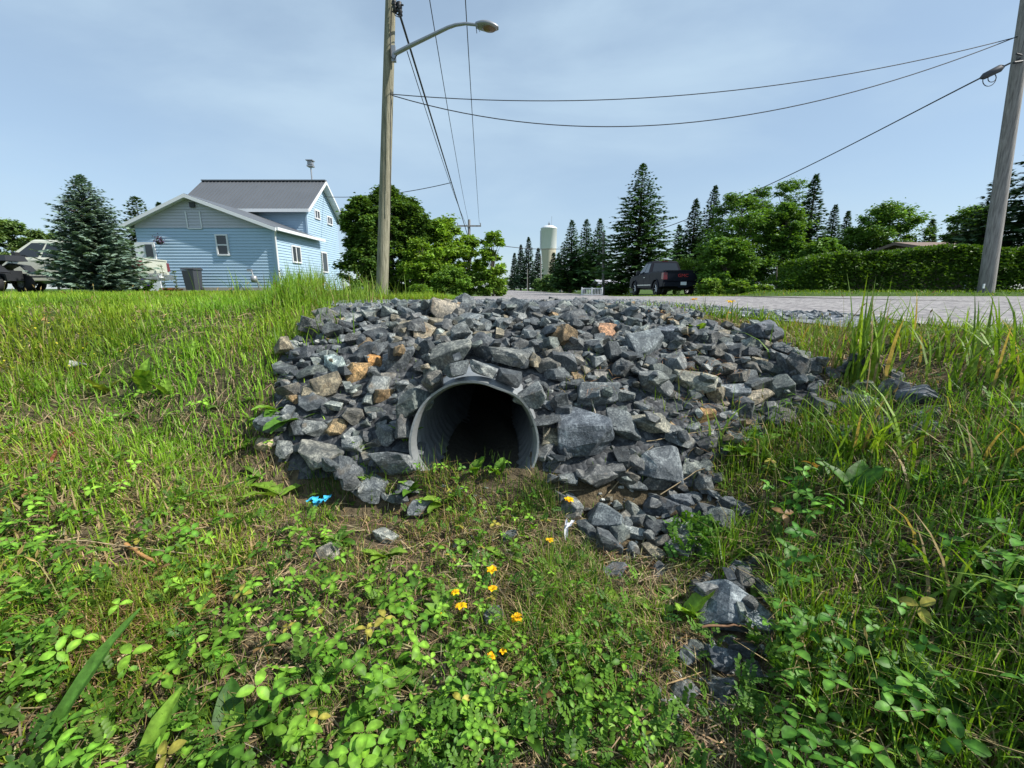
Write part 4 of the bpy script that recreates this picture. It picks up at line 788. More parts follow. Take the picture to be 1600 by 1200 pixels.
ms = (mrz-mez)/((mY1-mY0)/2); mo = .55; a = Acc()
for sg, y1_ in ((-1, mY0-mo), (1, mY1+mo)): slaby(a, (mYc, mrz+.15), (y1_, mez-ms*mo+.15), mX0-.3, mX1+.42, .09)
nrib = int((mX1-mX0+.7)/.23)
for i in range(nrib+1):
    x = mX0-.3+i*.23; a.prism([(mYc, mrz+.19), (mY0-mo, mez-ms*mo+.19), (mY0-mo, mez-ms*mo+.152), (mYc, mrz+.152)], 'x', x, x+.035)
a.box(((mX0+mX1)/2+.06, mYc, mrz+.18), (mX1-mX0+.74, .30, .06)); mr = a.build('roof', 'metal_roof', house)
a = Acc()
for sg, y1_ in ((-1, mY0-mo), (1, mY1+mo)): slaby(a, (mYc, mrz+.13), (y1_, mez-ms*mo+.13), mX1+.422, mX1+.47, .17); slaby(a, (mYc, mrz+.055), (y1_, mez-ms*mo+.055), mX1+.03, mX1+.42, .03)
a.box(((mX0+mX1)/2+.06, mY0-mo-.03, mez-ms*mo+.06), (mX1-mX0+.72, .05, .18)); a.build('fascia', 'white_trim', mr)
a = Acc().box((mX1+.02, mY0-.02, (bz+mez)/2), (.10, .10, mez-bz-.1)).box((xr+.02, 21.97, (bz+ez)/2), (.12, .10, ez-bz)); a.build('corner_trim', 'blue_siding', house)
x_ = xr+.12; Acc().tube([(x_+.2, 21.75, ez-.02), (x_+.05, 21.85, ez-.22), (x_, 21.9, ez-.4), (x_+.0, 21.9, bz+.25), (x_+.05, 21.8, bz+.1)], .045, 8).build('downspout', 'white_trim', house)
def window(x0, x1, z0, z1, y, axis, name='window', rail=True, mull=False, sash='white_trim'):
    fr = Acc(); t = .07; D = .07
    def bx(u0, u1, v0, v1, d0, d1, ac):
        if axis == 'y': ac.box(((u0+u1)/2, y-(d0+d1)/2, (v0+v1)/2), (u1-u0, d1-d0, v1-v0))
        else: ac.box((y+(d0+d1)/2, (u0+u1)/2, (v0+v1)/2), (d1-d0, u1-u0, v1-v0))
    bx(x0-t, x0, z0-t, z1+t, 0, D, fr); bx(x1, x1+t, z0-t, z1+t, 0, D, fr); bx(x0, x1, z1, z1+t, 0, D, fr); bx(x0, x1, z0-t, z0, 0, D+.02, fr)
    if rail: bx(x0, x1, (z0+z1)/2-.03, (z0+z1)/2+.03, 0, D-.012, fr)
    if mull: bx((x0+x1)/2-.03, (x0+x1)/2+.03, z0, z1, 0, D-.012, fr)
    o = fr.build(name, sash, house); pn = Acc(); bx(x0, x1, z0, z1, .022, .035, pn); pn.build('pane', 'glass_dark', o); return o
def rect(pxa, pya, pxb, pyb, Y): q = P(pxa, pya, Y); r = P(pxb, pyb, Y); return float(q[0]), float(r[0]), float(r[2]), float(q[2])
x0, x1, z0, z1 = rect(337, 368, 356, 397, 21.9); window(x0, x1, z0, z1, 21.98, 'y')
x0, x1, z0, z1 = rect(222, 380, 241, 404, 21.9)
dr = Acc().box(((x0+x1)/2-.15, 21.93, (z1+bz)/2), (x1-x0+.50, .05, z1-bz+.1)).build('door', 'white_trim', house); dr['label'] = 'white door with a window behind the spruce'; Acc().box(((x0+x1)/2+.05, 21.895, (z0+z1)/2), (x1-x0-.12, .02, (z1-z0)*.85)).build('pane', 'glass_dark', dr)
def sidewin(pxa, pxb, pya, pyb, X_, **k):
    Ya = X_/float(P(pxa, (pya+pyb)/2, 1)[0]); Yb = X_/float(P(pxb, (pya+pyb)/2, 1)[0]); ym = (Ya+Yb)/2; zz1 = float(P(pxa, pya, ym)[2]); zz0 = float(P(pxa, pyb, ym)[2]); window(min(Ya, Yb), max(Ya, Yb), zz0, zz1, X_, 'x', **k)
sidewin(456, 468, 386, 409, xr+.01, rail=False, mull=True); sidewin(491.5, 498, 330, 341, mX1+.01, rail=False, mull=True); sidewin(511, 517.5, 340, 350, mX1+.01, rail=False, mull=True); sidewin(496, 510, 395, 424, mX1+.01, rail=False, mull=True)
v = P(300, 320, 21.93); Acc().box(tuple(v), (.24, .06, .24)).build('gable_vent', 'dark_grey_plastic', house)
a = Acc(); x0, x1, z0, z1 = rect(289, 330, 315, 357, 21.93)
for (u, v_, du, dv) in ((x0, (z0+z1)/2, .05, z1-z0), (x1, (z0+z1)/2, .05, (z1-z0)), ((x0+x1)/2, z0, x1-x0, .05)): a.box((u, 21.95, v_), (du, .03, dv))
a.build('gable_hatch_trim', 'white_trim', house)
q = P(487, 276, mYc); a = Acc().tube([(q[0], mYc, mrz), (q[0], mYc, mrz+1.0)], .045, 8); ch = a.build('vent_pipe', 'grey_metal', house)
Acc().box((q[0], mYc, mrz+1.02), (.36, .36, .09)).box((q[0], mYc, mrz+1.2), (.30, .30, .20), taper=.9).box((q[0], mYc, mrz+1.34), (.42, .42, .05)).build('chimney_cap', 'grey_metal', ch)
gm = P(398, 436, 21.75); a = Acc().lathe([(.001, -.17), (.13, -.15), (.16, 0), (.13, .15), (.001, .17)], 14, (gm[0], 21.7, gm[2])).tube([(gm[0]-.02, 21.7, gm[2]+.1), (gm[0]-.1, 21.75, gm[2]+.36), (gm[0]-.3, 21.8, gm[2]+.42)], .03, 8).tube([(gm[0]+.12, 21.7, gm[2]), (gm[0]+.16, 21.8, gm[2]-.5)], .03, 8).box((gm[0]-.2, 21.75, gm[2]+.42), (.2, .12, .12))
tag(a.build('gas_meter', 'grey_metal', loc=(gm[0], 21.7, gm[2])), 'grey gas meter with pipes on the front wall of the blue house', 'gas meter')
# hanging flower basket beside the door
q = P(249, 378, 21.7); a = Acc().lathe([(.001, -.14), (.1, -.12), (.15, 0), (.15, .02)], 12, tuple(q)); root = thing('hanging_basket', 'dark hanging flower basket beside the white door', 'flower basket', q); a.build('basket', 'black_plastic', root)
a = Acc(); m = 120; a.inst(LV, LF, q+rng.normal(0, .1, (m, 3))+np.array((0, 0, .08)), rotm(U(0, 6.3, m), U(-1, 1, m), U(-1, 1, m)), U(.05, .09, m), tint(m, (.04, .05, .02), (.12, .03, .14))); a.build('flowers', 'leaf', root)
# wheelie bin
q = P(304, 453, 21.2); b = thing('wheelie_bin', 'dark grey wheeled rubbish bin in front of the blue wall', 'bin', (q[0], 21.2, bz)); 
Acc().box((0, 0, .52), (.44, .50, .92), taper=1.22).build('bin_body', 'dark_grey_plastic', b, local=True)
Acc().prism([(-.31, 1.0), (.34, 1.0), (.34, 1.05), (.2, 1.11), (-.2, 1.09), (-.31, 1.05)], 'x', -.31, .31).tube([(-.25, .36, 1.03), (.25, .36, 1.03)], .02, 8).build('lid', 'dark_grey_plastic', b, local=True)
for s in (-1, 1): Acc().lathe([(.001, -.025), (.1, -.025), (.1, .025), (.001, .025)], 16, (s*.24, .22, .10), 'x').build('wheel', 'tyre', b, local=True)
Acc().box((-.03, -.262, .66), (.13, .012, .10)).box((.05, -.25, .42), (.20, .012, .05)).build('sticker', 'plate_white', b, local=True)
q = P(267, 450, 21.4); tag(Acc().box((q[0], 21.4, bz+.06), (.9, .35, .06), .1, tilt=(.2, 0)).box((q[0]-.1, 21.3, bz+.14), (.6, .3, .04), -.2).build('board', 'orange_board', loc=(q[0], 21.4, bz)), 'orange brown boards lying by the wall left of the bin', 'boards')
# ================================================================ VEHICLES  (local: x right, y forward, z up, origin at ground under the rear bumper)
def pickup(name, label, loc, rz, body, L_=5.7, W=1.98, crew=True, dark_roof=None):
    r = thing(name, label, 'pickup truck', loc, rz); hw = W/2
    fx, rxw = L_-1.0, 1.15; wr = .41
    def arch(cy, n=9, r_=.47): return [(cy-r_*math.cos(math.pi*i/(n-1)), .42+r_*math.sin(math.pi*i/(n-1))) for i in range(n)]
    prof = [(.12, .50)]+[(rxw-.47, .45)]+arch(rxw)+[(rxw+.47, .42), (fx-.47, .42)]+arch(fx)+[(fx+.47, .45), (L_-.05, .48), (L_, .80), (L_-.06, 1.02), (L_-.35, 1.12), (3.95, 1.20), (3.6, 1.24), (2.1, 1.24), (2.05, 1.30), (.10, 1.30), (.06, .8)]
    # body shell: side skin bulges outwards at belt line
    n = len(prof); V = []; levels = [(-1, 0), (-.965, -.0), (.965, 0), (1, 0)]
    xs = [-hw*.93, -hw, -hw*.985, hw*.985, hw, hw*.93]
    a = Acc()
    ring = []
    for x, ins in ((-hw*.94, .03), (-hw, 0), (hw, 0), (hw*.94, .03)):
        ring.append([(x, y, z if ins == 0 else z+.0) for (y, z) in prof])
    a.prism(prof, 'x', -hw*.97, hw*.97)
    for s in (-1, 1):                                          # shaped side panels with a soft shoulder
        P0 = [(s*hw*.97, y, z) for y, z in prof]; cyc = np.mean([p[0] for p in prof]); P1 = [(s*hw, .02+y*.992, .78+(z-.78)*.90) for y, z in prof]
        a.poly(P0+P1, [(i, (i+1) % n, n+(i+1) % n, n+i) for i in range(n)]+[tuple(range(n, 2*n))], None, False)
    for cy in (rxw, fx):                                        # wheel arch flares
        for s in (-1, 1):
            pts = [(s*(hw+.012), cy-.50*math.cos(math.pi*i/12), .40+.50*math.sin(math.pi*i/12)) for i in range(13)]; a.tube(pts, .035, 6)
    bd = a.build('body', body, r, local=True)
    # cab
    c0, c1 = (2.35, 4.15) if crew else (2.1, 3.7); zb, zt = 1.22, 1.86; cab = Acc(); ins = .22
    low = [(-hw*.94, c0, zb), (hw*.94, c0, zb), (hw*.94, c1+.12, zb), (-hw*.94, c1+.12, zb)]; top = [(-hw+ins+.05, c0+.22, zt), (hw-ins-.05, c0+.22, zt), (hw-ins-.05, c1-.65, zt), (-hw+ins+.05, c1-.65, zt)]
    rf = [(x*.88, (y-(c0+c1)/2)*.9+(c0+c1)/2-.03, zt+.055) for x, y, z in top]
    cab.poly(low+top+rf, [(0, 1, 5, 4), (1, 2, 6, 5), (2, 3, 7, 6), (3, 0, 4, 7), (4, 5, 9, 8), (5, 6, 10, 9), (6, 7, 11, 10), (7, 4, 8, 11), (8, 9, 10, 11)]); cb = cab.build('cab', body, r, local=True)
    def pane(q, name='window', mat='glass_dark', off=.012):
        q = [Vector(p) for p in q]; nn_ = (q[1]-q[0]).cross(q[-1]-q[0]).normalized()*off; c_ = sum(q, Vector())/len(q)
        V = [tuple(p+nn_) for p in q]+[tuple(p-nn_*.5) for p in q]; k = len(q); Acc().poly(V, [tuple(range(k))]+[((i+1) % k, i, i+k, (i+1) % k+k) for i in range(k)]).build(name, mat, cb, local=True)
    def lerp(A, B, t): return Vector(A)*(1-t)+Vector(B)*t
    def quad(a0, a1, b0, b1, u0, u1, v0, v1): return [lerp(lerp(a0, a1, u), lerp(b0, b1, u), v) for u, v in ((u0, v0), (u1, v0), (u1, v1), (u0, v1))]
    pane(quad(low[0], low[1], top[0], top[1], .08, .92, .12, .90), 'rear_window'); pane(quad(low[2], low[3], top[2], top[3], .06, .94, .08, .92), 'windscreen')
    cuts = [(.08, .44), (.49, .90)] if crew else [(.30, .88)]
    for (u0, u1) in cuts:
        pane(quad(low[1], low[2], top[1], top[2], u0, u1, .10, .88)); pane(quad(low[3], low[0], top[3], top[0], 1-u1, 1-u0, .10, .88))
    for s in (-1, 1):
        m_ = Acc().box((s*(hw+.10), c1-.35, 1.32), (.20, .12, .22)); m_.build('mirror', 'black_plastic', r, local=True)
        for k, yy in enumerate(([2.12, 3.08, 4.05] if crew else [2.35, 3.6])): bd_ = Acc().box((s*(hw+.0), yy, .85), (.012, .014, .66)).build('door_seam', 'black_plastic', bd, local=True)
        Acc().box((s*(hw+.02), 2.9, 1.02), (.035, .20, .04)).build('door_handle', 'chrome', bd, local=True)
        Acc().box((s*(hw*.985), 3.0, .60), (.05, 2.3, .05)).build('side_moulding', 'chrome', bd, local=True)
        Acc().prism([(.03, .86), (.34, .88), (.30, 1.20), (.05, 1.20)], 'x', s*hw*.80, s*(hw+.012)).build('tail_light', 'red_lens', r, local=True)
        Acc().box((s*hw*.72, L_-.02, .92), (.40, .10, .18)).build('headlight', 'plate_white', r, local=True)
    for cy in (rxw, fx):
        for s in (-1, 1):
            wh = thing('wheel', None, None, (s*(hw-.13), cy, wr)); wh.parent = r
            Acc().lathe([(.25, -.12), (.37, -.125), (wr, -.09), (wr, .09), (.37, .125), (.25, .12)], 28, (0, 0, 0), 'x').build('tyre', 'tyre', wh, local=True)
            rm = Acc().lathe([(.001, s*.05), (.10, s*.07), (.12, s*.04)], 20, (0, 0, 0), 'x').lathe([(.26, s*.11), (.27, -.1)], 24, (0, 0, 0), 'x')
            for k in range(6): an = k*math.pi/3; rm.box((s*.06, .16*math.cos(an), .16*math.sin(an)), (.04, .24 if abs(math.cos(an)) > .8 else .07, .07 if abs(math.cos(an)) > .8 else .24)) if False else rm.tube([(s*.055, 0, 0), (s*.075, .26*math.cos(an), .26*math.sin(an))], .032, 6)
            rm.build('rim', 'chrome', wh, local=True)
    a = Acc().box((0, .02, .62), (W*.98, .20, .20)).box((0, -.02, .50), (.5, .12, .08)); a.build('rear_bumper', body if body == 'truck_black' else 'chrome', r, local=True)
    a = Acc().box((0, L_-.02, .58), (W*.96, .18, .24)); a.build('front_bumper', 'chrome', r, local=True)
    tg = Acc().box((0, .055, 1.03), (W*.78, .05, .50)).box((0, .045, 1.285), (W*.80, .09, .05)).box((0, .035, .84), (W*.70, .03, .03)).build('tailgate', body, r, local=True)
    Acc().prism([(.15, 1.305), (2.02, 1.305), (2.02, 1.325), (.15, 1.325)], 'x', -hw*.88, hw*.88).build('bed_cover', 'black_plastic', r, local=True)
    Acc().box((0, -.10, .66), (.30, .012, .16)).build('licence_plate', 'plate_white', r, local=True)
    Acc().box((0, c0+.25, zt+.05), (.34, .05, .03)).build('third_brake_light', 'red_lens', cb, local=True)
    a = Acc().box((0, 2.6, .42), (W*.8, 3.6, .16)).tube([(-hw+.1, rxw, wr), (hw-.1, rxw, wr)], .06, 8).tube([(-hw+.1, fx, wr), (hw-.1, fx, wr)], .06, 8); a.build('chassis', 'black_plastic', r, local=True)
    return r, tg
bx_, by_ = 8.67, 22.4; q = P(1058, 463, by_); tr_, tg = pickup('pickup_truck', 'black four door pickup truck parked on the grass beyond the road', (bx_, by_, float(q[2])-.02), math.radians(2), 'truck_black')
fc = bpy.data.curves.new('badge', 'FONT'); fc.body = 'GMC'; fc.size = .21; fc.extrude = .01; fc.align_x = 'CENTER'; fc.align_y = 'CENTER'; fo = bpy.data.objects.new('tmp', fc); col.objects.link(fo); bpy.context.view_layer.update()
me = bpy.data.meshes.new_from_object(fo); bpy.data.objects.remove(fo); me.materials.clear(); me.materials.append(MATS['red_paint']); o = bpy.data.objects.new('badge', me); col.objects.link(o); o.parent = tg; o.rotation_euler = (math.pi/2, 0, 0); o.location = (0, .018, 1.05); o.scale = (1.15, 1, 1)
wx = float(P(247, 430, 15.6)[0]); wt_, _ = pickup('pickup_truck', 'old pale beige pickup truck half hidden behind the blue spruce', (wx, 15.6, C-.14), math.radians(101), 'truck_white', 5.9, 1.95, True); wt_.scale = (.88, .88, .88)
q = P(-18, 450, 13.2); atv = thing('quad_bike', 'dark quad bike at the left edge beside the beige pickup', 'quad bike', (float(q[0]), 13.2, C-.12))
a = Acc(); a.lathe([(.001, -.35), (.2, -.3), (.28, 0), (.2, .3), (.001, .35)], 14, (0, 0, .62), 'x').box((.1, 0, .50), (1.5, .5, .3)); a.build('body', 'black_plastic', atv, local=True)
for s in (-1, 1):
    for xx in (-.68, .62):
        a = Acc(); pts = [(xx-.45, s*.40, .52), (xx-.38, s*.40, .76), (xx-.1, s*.40, .88), (xx+.2, s*.40, .84), (xx+.42, s*.40, .60)]
        V = [(p[0], p[1]-.16, p[2]) for p in pts]+[(p[0], p[1]+.16, p[2]-.02) for p in pts]+[(p[0], p[1]-.16, p[2]-.04) for p in pts]+[(p[0], p[1]+.16, p[2]-.06) for p in pts]
        a.poly(V, [(i, i+1, i+6, i+5) for i in range(4)]+[(i+10, i+15, i+16, i+11) for i in range(4)]+[(i, i+10, i+11, i+1) for i in range(4)]+[(i+5, i+6, i+16, i+15) for i in range(4)]); a.build('mudguard', 'black_plastic', atv, local=True)
Acc().prism([(-.45, .82), (.35, .80), (.62, .98), (.60, 1.06), (.30, .96), (-.30, .95), (-.48, .92)], 'y', -.17, .17).build('seat', 'black_plastic', atv, local=True)
Acc().box((.78, 0, 1.0), (.55, .60, .16), taper=.85).build('cargo_box', 'black_plastic', atv, local=True)
Acc().tube([(-.55, 0, .8), (-.62, 0, 1.12)], .03, 8).tube([(-.50, -.36, 1.16), (-.62, -.1, 1.14), (-.62, .1, 1.14), (-.50, .36, 1.16)], .02, 8).build('handlebar', 'black_plastic', atv, local=True)
a = Acc()
for y_ in (-.2, 0, .2): a.tube([(-1.0, y_, .95), (-.6, y_, .95)], .012, 6)
a.tube([(-1.0, -.3, .95), (-1.0, .3, .95)], .012, 6).tube([(-.9, 0, .95), (-.8, 0, .7)], .012, 6).build('rack', 'grey_metal', atv, local=True)
Acc().box((.15, -.47, .62), (.42, .03, .10)).build('side_panel', 'grey_metal', atv, local=True)
for xx in (-.68, .62):
    for s in (-1, 1):
        wh = thing('wheel', None, None, (xx, s*.42, .29)); wh.parent = atv
        Acc().lathe([(.14, -.11), (.24, -.12), (.29, -.07), (.29, .07), (.24, .12), (.14, .11)], 20, (0, 0, 0), 'y').build('tyre', 'tyre', wh, local=True)
        Acc().lathe([(.001, -.04), (.1, -.05), (.145, -.09), (.145, .09), (.1, .05), (.001, .04)], 16, (0, 0, 0), 'y').build('rim', 'grey_metal', wh, local=True)
# ================================================================ TREES
def spray_tpl(k=7, spread=.9, wn=.13, up=.14):
    V = []; Fc = []
    for i in range(k):
        an = (i-(k-1)/2)/((k-1)/2)*spread if k > 1 else 0; l = 1-.38*abs(an); r = random.uniform(-up, up); dx, dy = math.sin(an)*l, math.cos(an)*l; nx_, ny_ = math.cos(an)*wn, -math.sin(an)*wn; b = len(V); t0 = .25*abs(an)
        V += [(0, t0*.6, 0), (dx*.45+nx_, dy*.45+ny_+t0*.5, r*.5), (dx, dy+t0*.5, r), (dx*.45-nx_, dy*.45-ny_+t0*.5, r*.5)]; Fc.append((b, b+1, b+2, b+3))
    return np.array(V), Fc
SPR, SPF = spray_tpl(); 
def conifer(name, label, px, topy, Y, wpx, c0, c1, group=None, dens=1.0, ssz=.16, droop=.18, pw=1.0, trunk0=.06, basepx=None, jag=.35, X=None, upturn=.25):
    x = float(P(px, topy, Y)[0]) if X is None else X
    xb = float(P(basepx, 450, Y)[0]) if basepx else (x*1.0)
    z0 = gz(xb, Y); H = float(P(px, topy, Y)[2])-z0; W = wpx*Y/F/2*1.38; dens *= 1.3; c0 = tuple(v*1.45 for v in c0); c1 = tuple(v*1.5 for v in c1); root = thing(name, label, 'tree', (xb, Y, z0), group=group)
    Acc().tube([(0, 0, -.1), (.02, 0, H*.5), (0, 0, H*.97)], [H*.022+.02, H*.014+.01, .012], 8).build('trunk', 'bark', root, local=True)
    O = []; yaw = []; pit = []; S = []; cc = []; lim = Acc(); nb = int(max(90, 17*H/ssz**.7*dens)); ph = U(0, 6); bump = rng.normal(1, jag*.5, 40)
    for i in range(nb):
        u = (i+rng.random())/nb; u = trunk0+(1-trunk0)*u**.92; az = i*2.39996+U(-.3, .3); k = 1-u
        Lb = W*(k**pw)*(.72+.42*rng.random()**.7)*(1+jag*.6*(vnoise(np.array([u*9+ph]), np.array([az*1.2]), 1, 3)[0]-.5)*2)+.03*H*k**.3*.6
        if u < trunk0+.1: Lb *= .85
        ns = max(2, int(Lb/(ssz*.48)))
        for j in range(ns):
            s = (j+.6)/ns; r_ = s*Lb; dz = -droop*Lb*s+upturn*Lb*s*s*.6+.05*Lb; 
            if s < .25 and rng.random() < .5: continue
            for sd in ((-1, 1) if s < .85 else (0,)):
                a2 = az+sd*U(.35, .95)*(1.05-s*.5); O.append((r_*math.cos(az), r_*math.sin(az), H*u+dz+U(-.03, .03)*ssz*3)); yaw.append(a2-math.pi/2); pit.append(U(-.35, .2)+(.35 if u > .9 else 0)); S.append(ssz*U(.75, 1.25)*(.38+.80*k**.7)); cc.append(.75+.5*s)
        if rng.random() < .25 and Lb > .4: lim.tube([(0, 0, H*u), (Lb*.9*math.cos(az), Lb*.9*math.sin(az), H*u-droop*Lb*.7)], [.012+.006*Lb, .004], 4)
    for j in range(8): O.append((0, 0, H*(.93+.07*j/8))); yaw.append(U(0, 6)); pit.append(U(.7, 1.3)); S.append(ssz*.42); cc.append(1)
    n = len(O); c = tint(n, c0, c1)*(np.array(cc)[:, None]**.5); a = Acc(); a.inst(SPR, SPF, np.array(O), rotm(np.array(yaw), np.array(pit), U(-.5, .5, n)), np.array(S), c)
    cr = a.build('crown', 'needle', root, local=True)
    if lim.v: lim.build('branches', 'bark', root, local=True)
    return root
def leafy(name, label, px, topy, Y, wpx, c0, c1, group=None, n=7000, lsz=.10, ncl=60, basey=None, airy=.0, shape='round', trunk=True, X=None, bottom=.12, cat='tree', bark='bark', depth=None):
    n = int(n*1.7); ncl = int(ncl*1.5)
    x = float(P(px, topy, Y)[0]) if X is None else X; z0 = gz(x, Y); H = float(P(px, topy, Y)[2])-z0; W = wpx*Y/F/2; D = depth or W*.8; root = thing(name, label, cat, (x, Y, z0), group=group); cl = []
    while len(cl) < ncl:
        u = rng.random()**.8; 
        if shape == 'round': rr = math.sin(math.pi*(.12+.80*u))**.7
        elif shape == 'cone': rr = (1-u)**.75+.08
        elif shape == 'column': rr = min(1, (1-u)*3.2)**.6*(.85+.15*math.sin(u*9))
        elif shape == 'box': rr = 1
        az = U(0, 6.283); r_ = rng.random()**.45; wob = .78+.44*vnoise(np.array([az*1.5]), np.array([u*5+px]), 1, 8)[0]
        cl.append((math.cos(az)*r_*rr*W*wob*.9, math.sin(az)*r_*rr*D*wob*.9, H*(bottom+(1-bottom)*u*.965), .5+.6*rng.random()))
    cl = np.array(cl); rc = (W*D*H/ncl)**(1/3)*(.86 if not airy else .62)
    k = rng.integers(len(cl), size=n); d = rng.normal(0, 1, (n, 3)); d /= np.linalg.norm(d, axis=1)[:, None]; rad = rc*cl[k, 3]*np.abs(rng.normal(.55, .38, n)); O = cl[k, :3]+d*rad[:, None]*np.array((1, 1, .75)); O[:, 2] = np.maximum(O[:, 2], .02)
    yaw = np.arctan2(d[:, 1], d[:, 0])-math.pi/2+U(-.9, .9, n); a = Acc(); clt = U(.72, 1.3, len(cl))[k][:, None]
    v = LV[[0, 3, 4, 5, 6, 7, 8, 15, 16, 17]]; f = [(0, 1, 4, 7), ]; qv = np.array([(0, 0, 0), (-.32, .45, .1), (0, 1, -.12), (.32, .45, .1)])
    a.inst(qv, [(0, 1, 2), (0, 2, 3)], O, rotm(yaw, U(-.6, .5, n), U(-.7, .7, n)), lsz*U(.6, 1.3, n), tint(n, c0, c1)*clt*1.65); a.build('crown', 'leaf', root, local=True)
    if trunk:
        t = Acc().tube([(0, 0, -.1), (U(-.03, .03)*H, 0, H*.4), (U(-.02, .02)*H, 0, H*.85)], [H*.017+.015, H*.011+.01, .01], 8); 
        for q in cl[rng.choice(len(cl), min(len(cl), 26), replace=False)]: t.tube([(0, 0, max(.1, q[2]*.55)), (q[0]*.5, q[1]*.5, q[2]*.82), tuple(q[:3])], [.008+H*.004, .006+H*.002, .004], 5)
        t.build('trunk', bark, root, local=True)
    return root
SG = ((.028, .065, .022), (.055, .12, .035)); DG = ((.022, .055, .018), (.05, .10, .03))
conifer('blue_spruce', 'grey blue spruce tree in front of the beige pickup', 150, 274, 12.9, 84, (.085, .135, .105), (.17, .235, .18), ssz=.16, pw=.62, droop=.10, dens=3.2, jag=.7, basepx=160, trunk0=.03)
conifer('spruce_tree', 'big layered spruce towering behind the black pickup', 1005, 256, 33, 104, (.03, .07, .02), (.065, .13, .035), ssz=.42, dens=1.1, jag=.7, pw=.75, droop=.22)
GR = 'dark spruces behind the street poles'
for px, ty, Y, w_, lb in [(894, 344, 52, 56, 'leftmost tall spruce between the water tower and the big spruce'), (917, 343, 54, 54, 'middle spruce of the three behind the tall street pole'), (938, 342, 50, 60, 'right spruce of the three behind the tall street pole')]: conifer('spruce_tree', lb, px, ty, Y, w_, *SG, group=GR, ssz=.5, jag=.5)
for px, ty, Y, w_, lb in [(804, 396, 120, 13, 'shortest far spruce left of the water tower'), (814, 383, 115, 14, 'far spruce beside the far street poles'), (826, 371, 110, 22, 'tallest far spruce left of the water tower'), (841, 388, 105, 17, 'far spruce touching the left edge of the water tower'), (865, 395, 95, 16, 'dark spruce in front of the water tower base'), (873, 396, 100, 12, 'narrow spruce right of the water tower base')]: conifer('spruce_tree', lb, px, ty, Y, w_, (.025, .055, .03), (.05, .09, .045), group='far spruces around the water tower', ssz=.9, dens=.8)
for px, ty, Y, w_, lb in [(1062, 352, 40, 34, 'small spruce right behind the black pickup'), (1088, 312, 36, 62, 'spruce right of the big layered spruce'), (1118, 290, 38, 70, 'taller spruce in the group right of the pickup'), (1276, 273, 30, 62, 'tall narrow dark spruce at the end of the leafy group'), (1306, 320, 38, 44, 'spruce just right of the tall narrow one'), (1326, 330, 40, 30, 'slim pointed spruce over the small brown roof'), (1458, 343, 34, 24, 'small lone spruce beside the brown roof'), (1490, 362, 32, 60, 'low spruce touching the right end of the brown roof')]: conifer('spruce_tree', lb, px, ty, Y, w_, *DG, group='dark spruces right of the black pickup', ssz=.42, jag=.5)
conifer('spruce_tree', 'huge dark spruce at the right edge behind the leaning pole', 1655, 150, 17, 175, (.016, .04, .016), (.035, .075, .025), ssz=.34, dens=1.3, pw=.6, jag=.6, basepx=1655); conifer('spruce_tree', 'dark spruce between the huge one and the leaning pole', 1575, 260, 20, 110, (.02, .045, .018), (.04, .085, .028), ssz=.32, jag=.6)
conifer('pine_tree', 'dark round topped pine behind the left end of the house', 211, 308, 38, 46, (.05, .085, .025), (.08, .13, .04), ssz=.5, pw=.5, dens=1.2); conifer('spruce_tree', 'small spruce top showing over the wing roof', 248, 317, 36, 34, *SG, ssz=.5); conifer('spruce_tree', 'spruce tip beside the wing gable', 262, 322, 37, 26, *SG, ssz=.5)
# left far broadleaf
leafy('leafy_tree', 'grey green leafy tree at the left edge of the picture', 15, 343, 38, 90, (.07, .12, .035), (.13, .19, .07), n=9000, lsz=.26, ncl=90, airy=1); leafy('leafy_tree', 'lower leafy tree between the left edge and the spruce', 72, 362, 40, 60, (.07, .12, .035), (.13, .19, .07), n=6000, lsz=.26, airy=1)
for px, lb in [(-70, 'leafy tree beyond the left edge of the picture'), (-210, 'leafy tree farthest left beyond the picture')]: leafy('leafy_tree', lb, px, 350, 42, 110, (.07, .12, .035), (.13, .19, .07), n=5000, lsz=.3)
# cedars and maples left of the street
CG = ((.030, .070, .015), (.080, .140, .025))
for px, ty, Y, w_, lb, s in [(562, 304, 15.6, 84, 'dark cedar bush touching the corner of the blue house', 1), (603, 287, 16.2, 92, 'tallest dark cedar behind the wooden lamp pole', 2), (640, 306, 16.4, 72, 'dark cedar right of the wooden lamp pole', 3)]:
    r = leafy('cedar_tree', lb, px, ty, Y, w_, *CG, group='dark cedars left of the street', n=16000, lsz=.12, ncl=150, shape='column', bottom=.02)
MG = ((.075, .145, .02), (.16, .25, .03))
leafy('maple_tree', 'bright green maple bush right of the dark cedars', 688, 338, 17, 90, *MG, n=15000, lsz=.12, ncl=90, shape='round', bottom=.02); leafy('maple_tree', 'lower bright bush spreading from the maple', 660, 372, 15.5, 70, *MG, n=6000, lsz=.11, ncl=60, bottom=.0, shape='round')
leafy('birch_sapling', 'young airy tree hiding the crossarm pole', 732, 366, 18, 54, *MG, n=5200, lsz=.12, ncl=46, airy=1, bottom=.05); leafy('birch_sapling', 'slender sapling standing alone beside the street', 770, 362, 17, 46, *MG, n=2600, lsz=.13, ncl=26, airy=1, bottom=.10)
for px, ty, Y, w_, lb in [(705, 418, 15, 70, 'dark undergrowth shrub below the maple bush'), (752, 425, 17, 60, 'low shrub under the slender sapling'), (778, 436, 18, 26, 'small yellowish shrub at the street edge'), (655, 446, 11.5, 34, 'small bright shrub on the mown strip')]: leafy('shrub', lb, px, ty, Y, w_, *((( .05, .11, .018), (.12, .2, .03))), n=4500, lsz=.09, ncl=40, bottom=0, cat='shrub', trunk=False, shape='round')
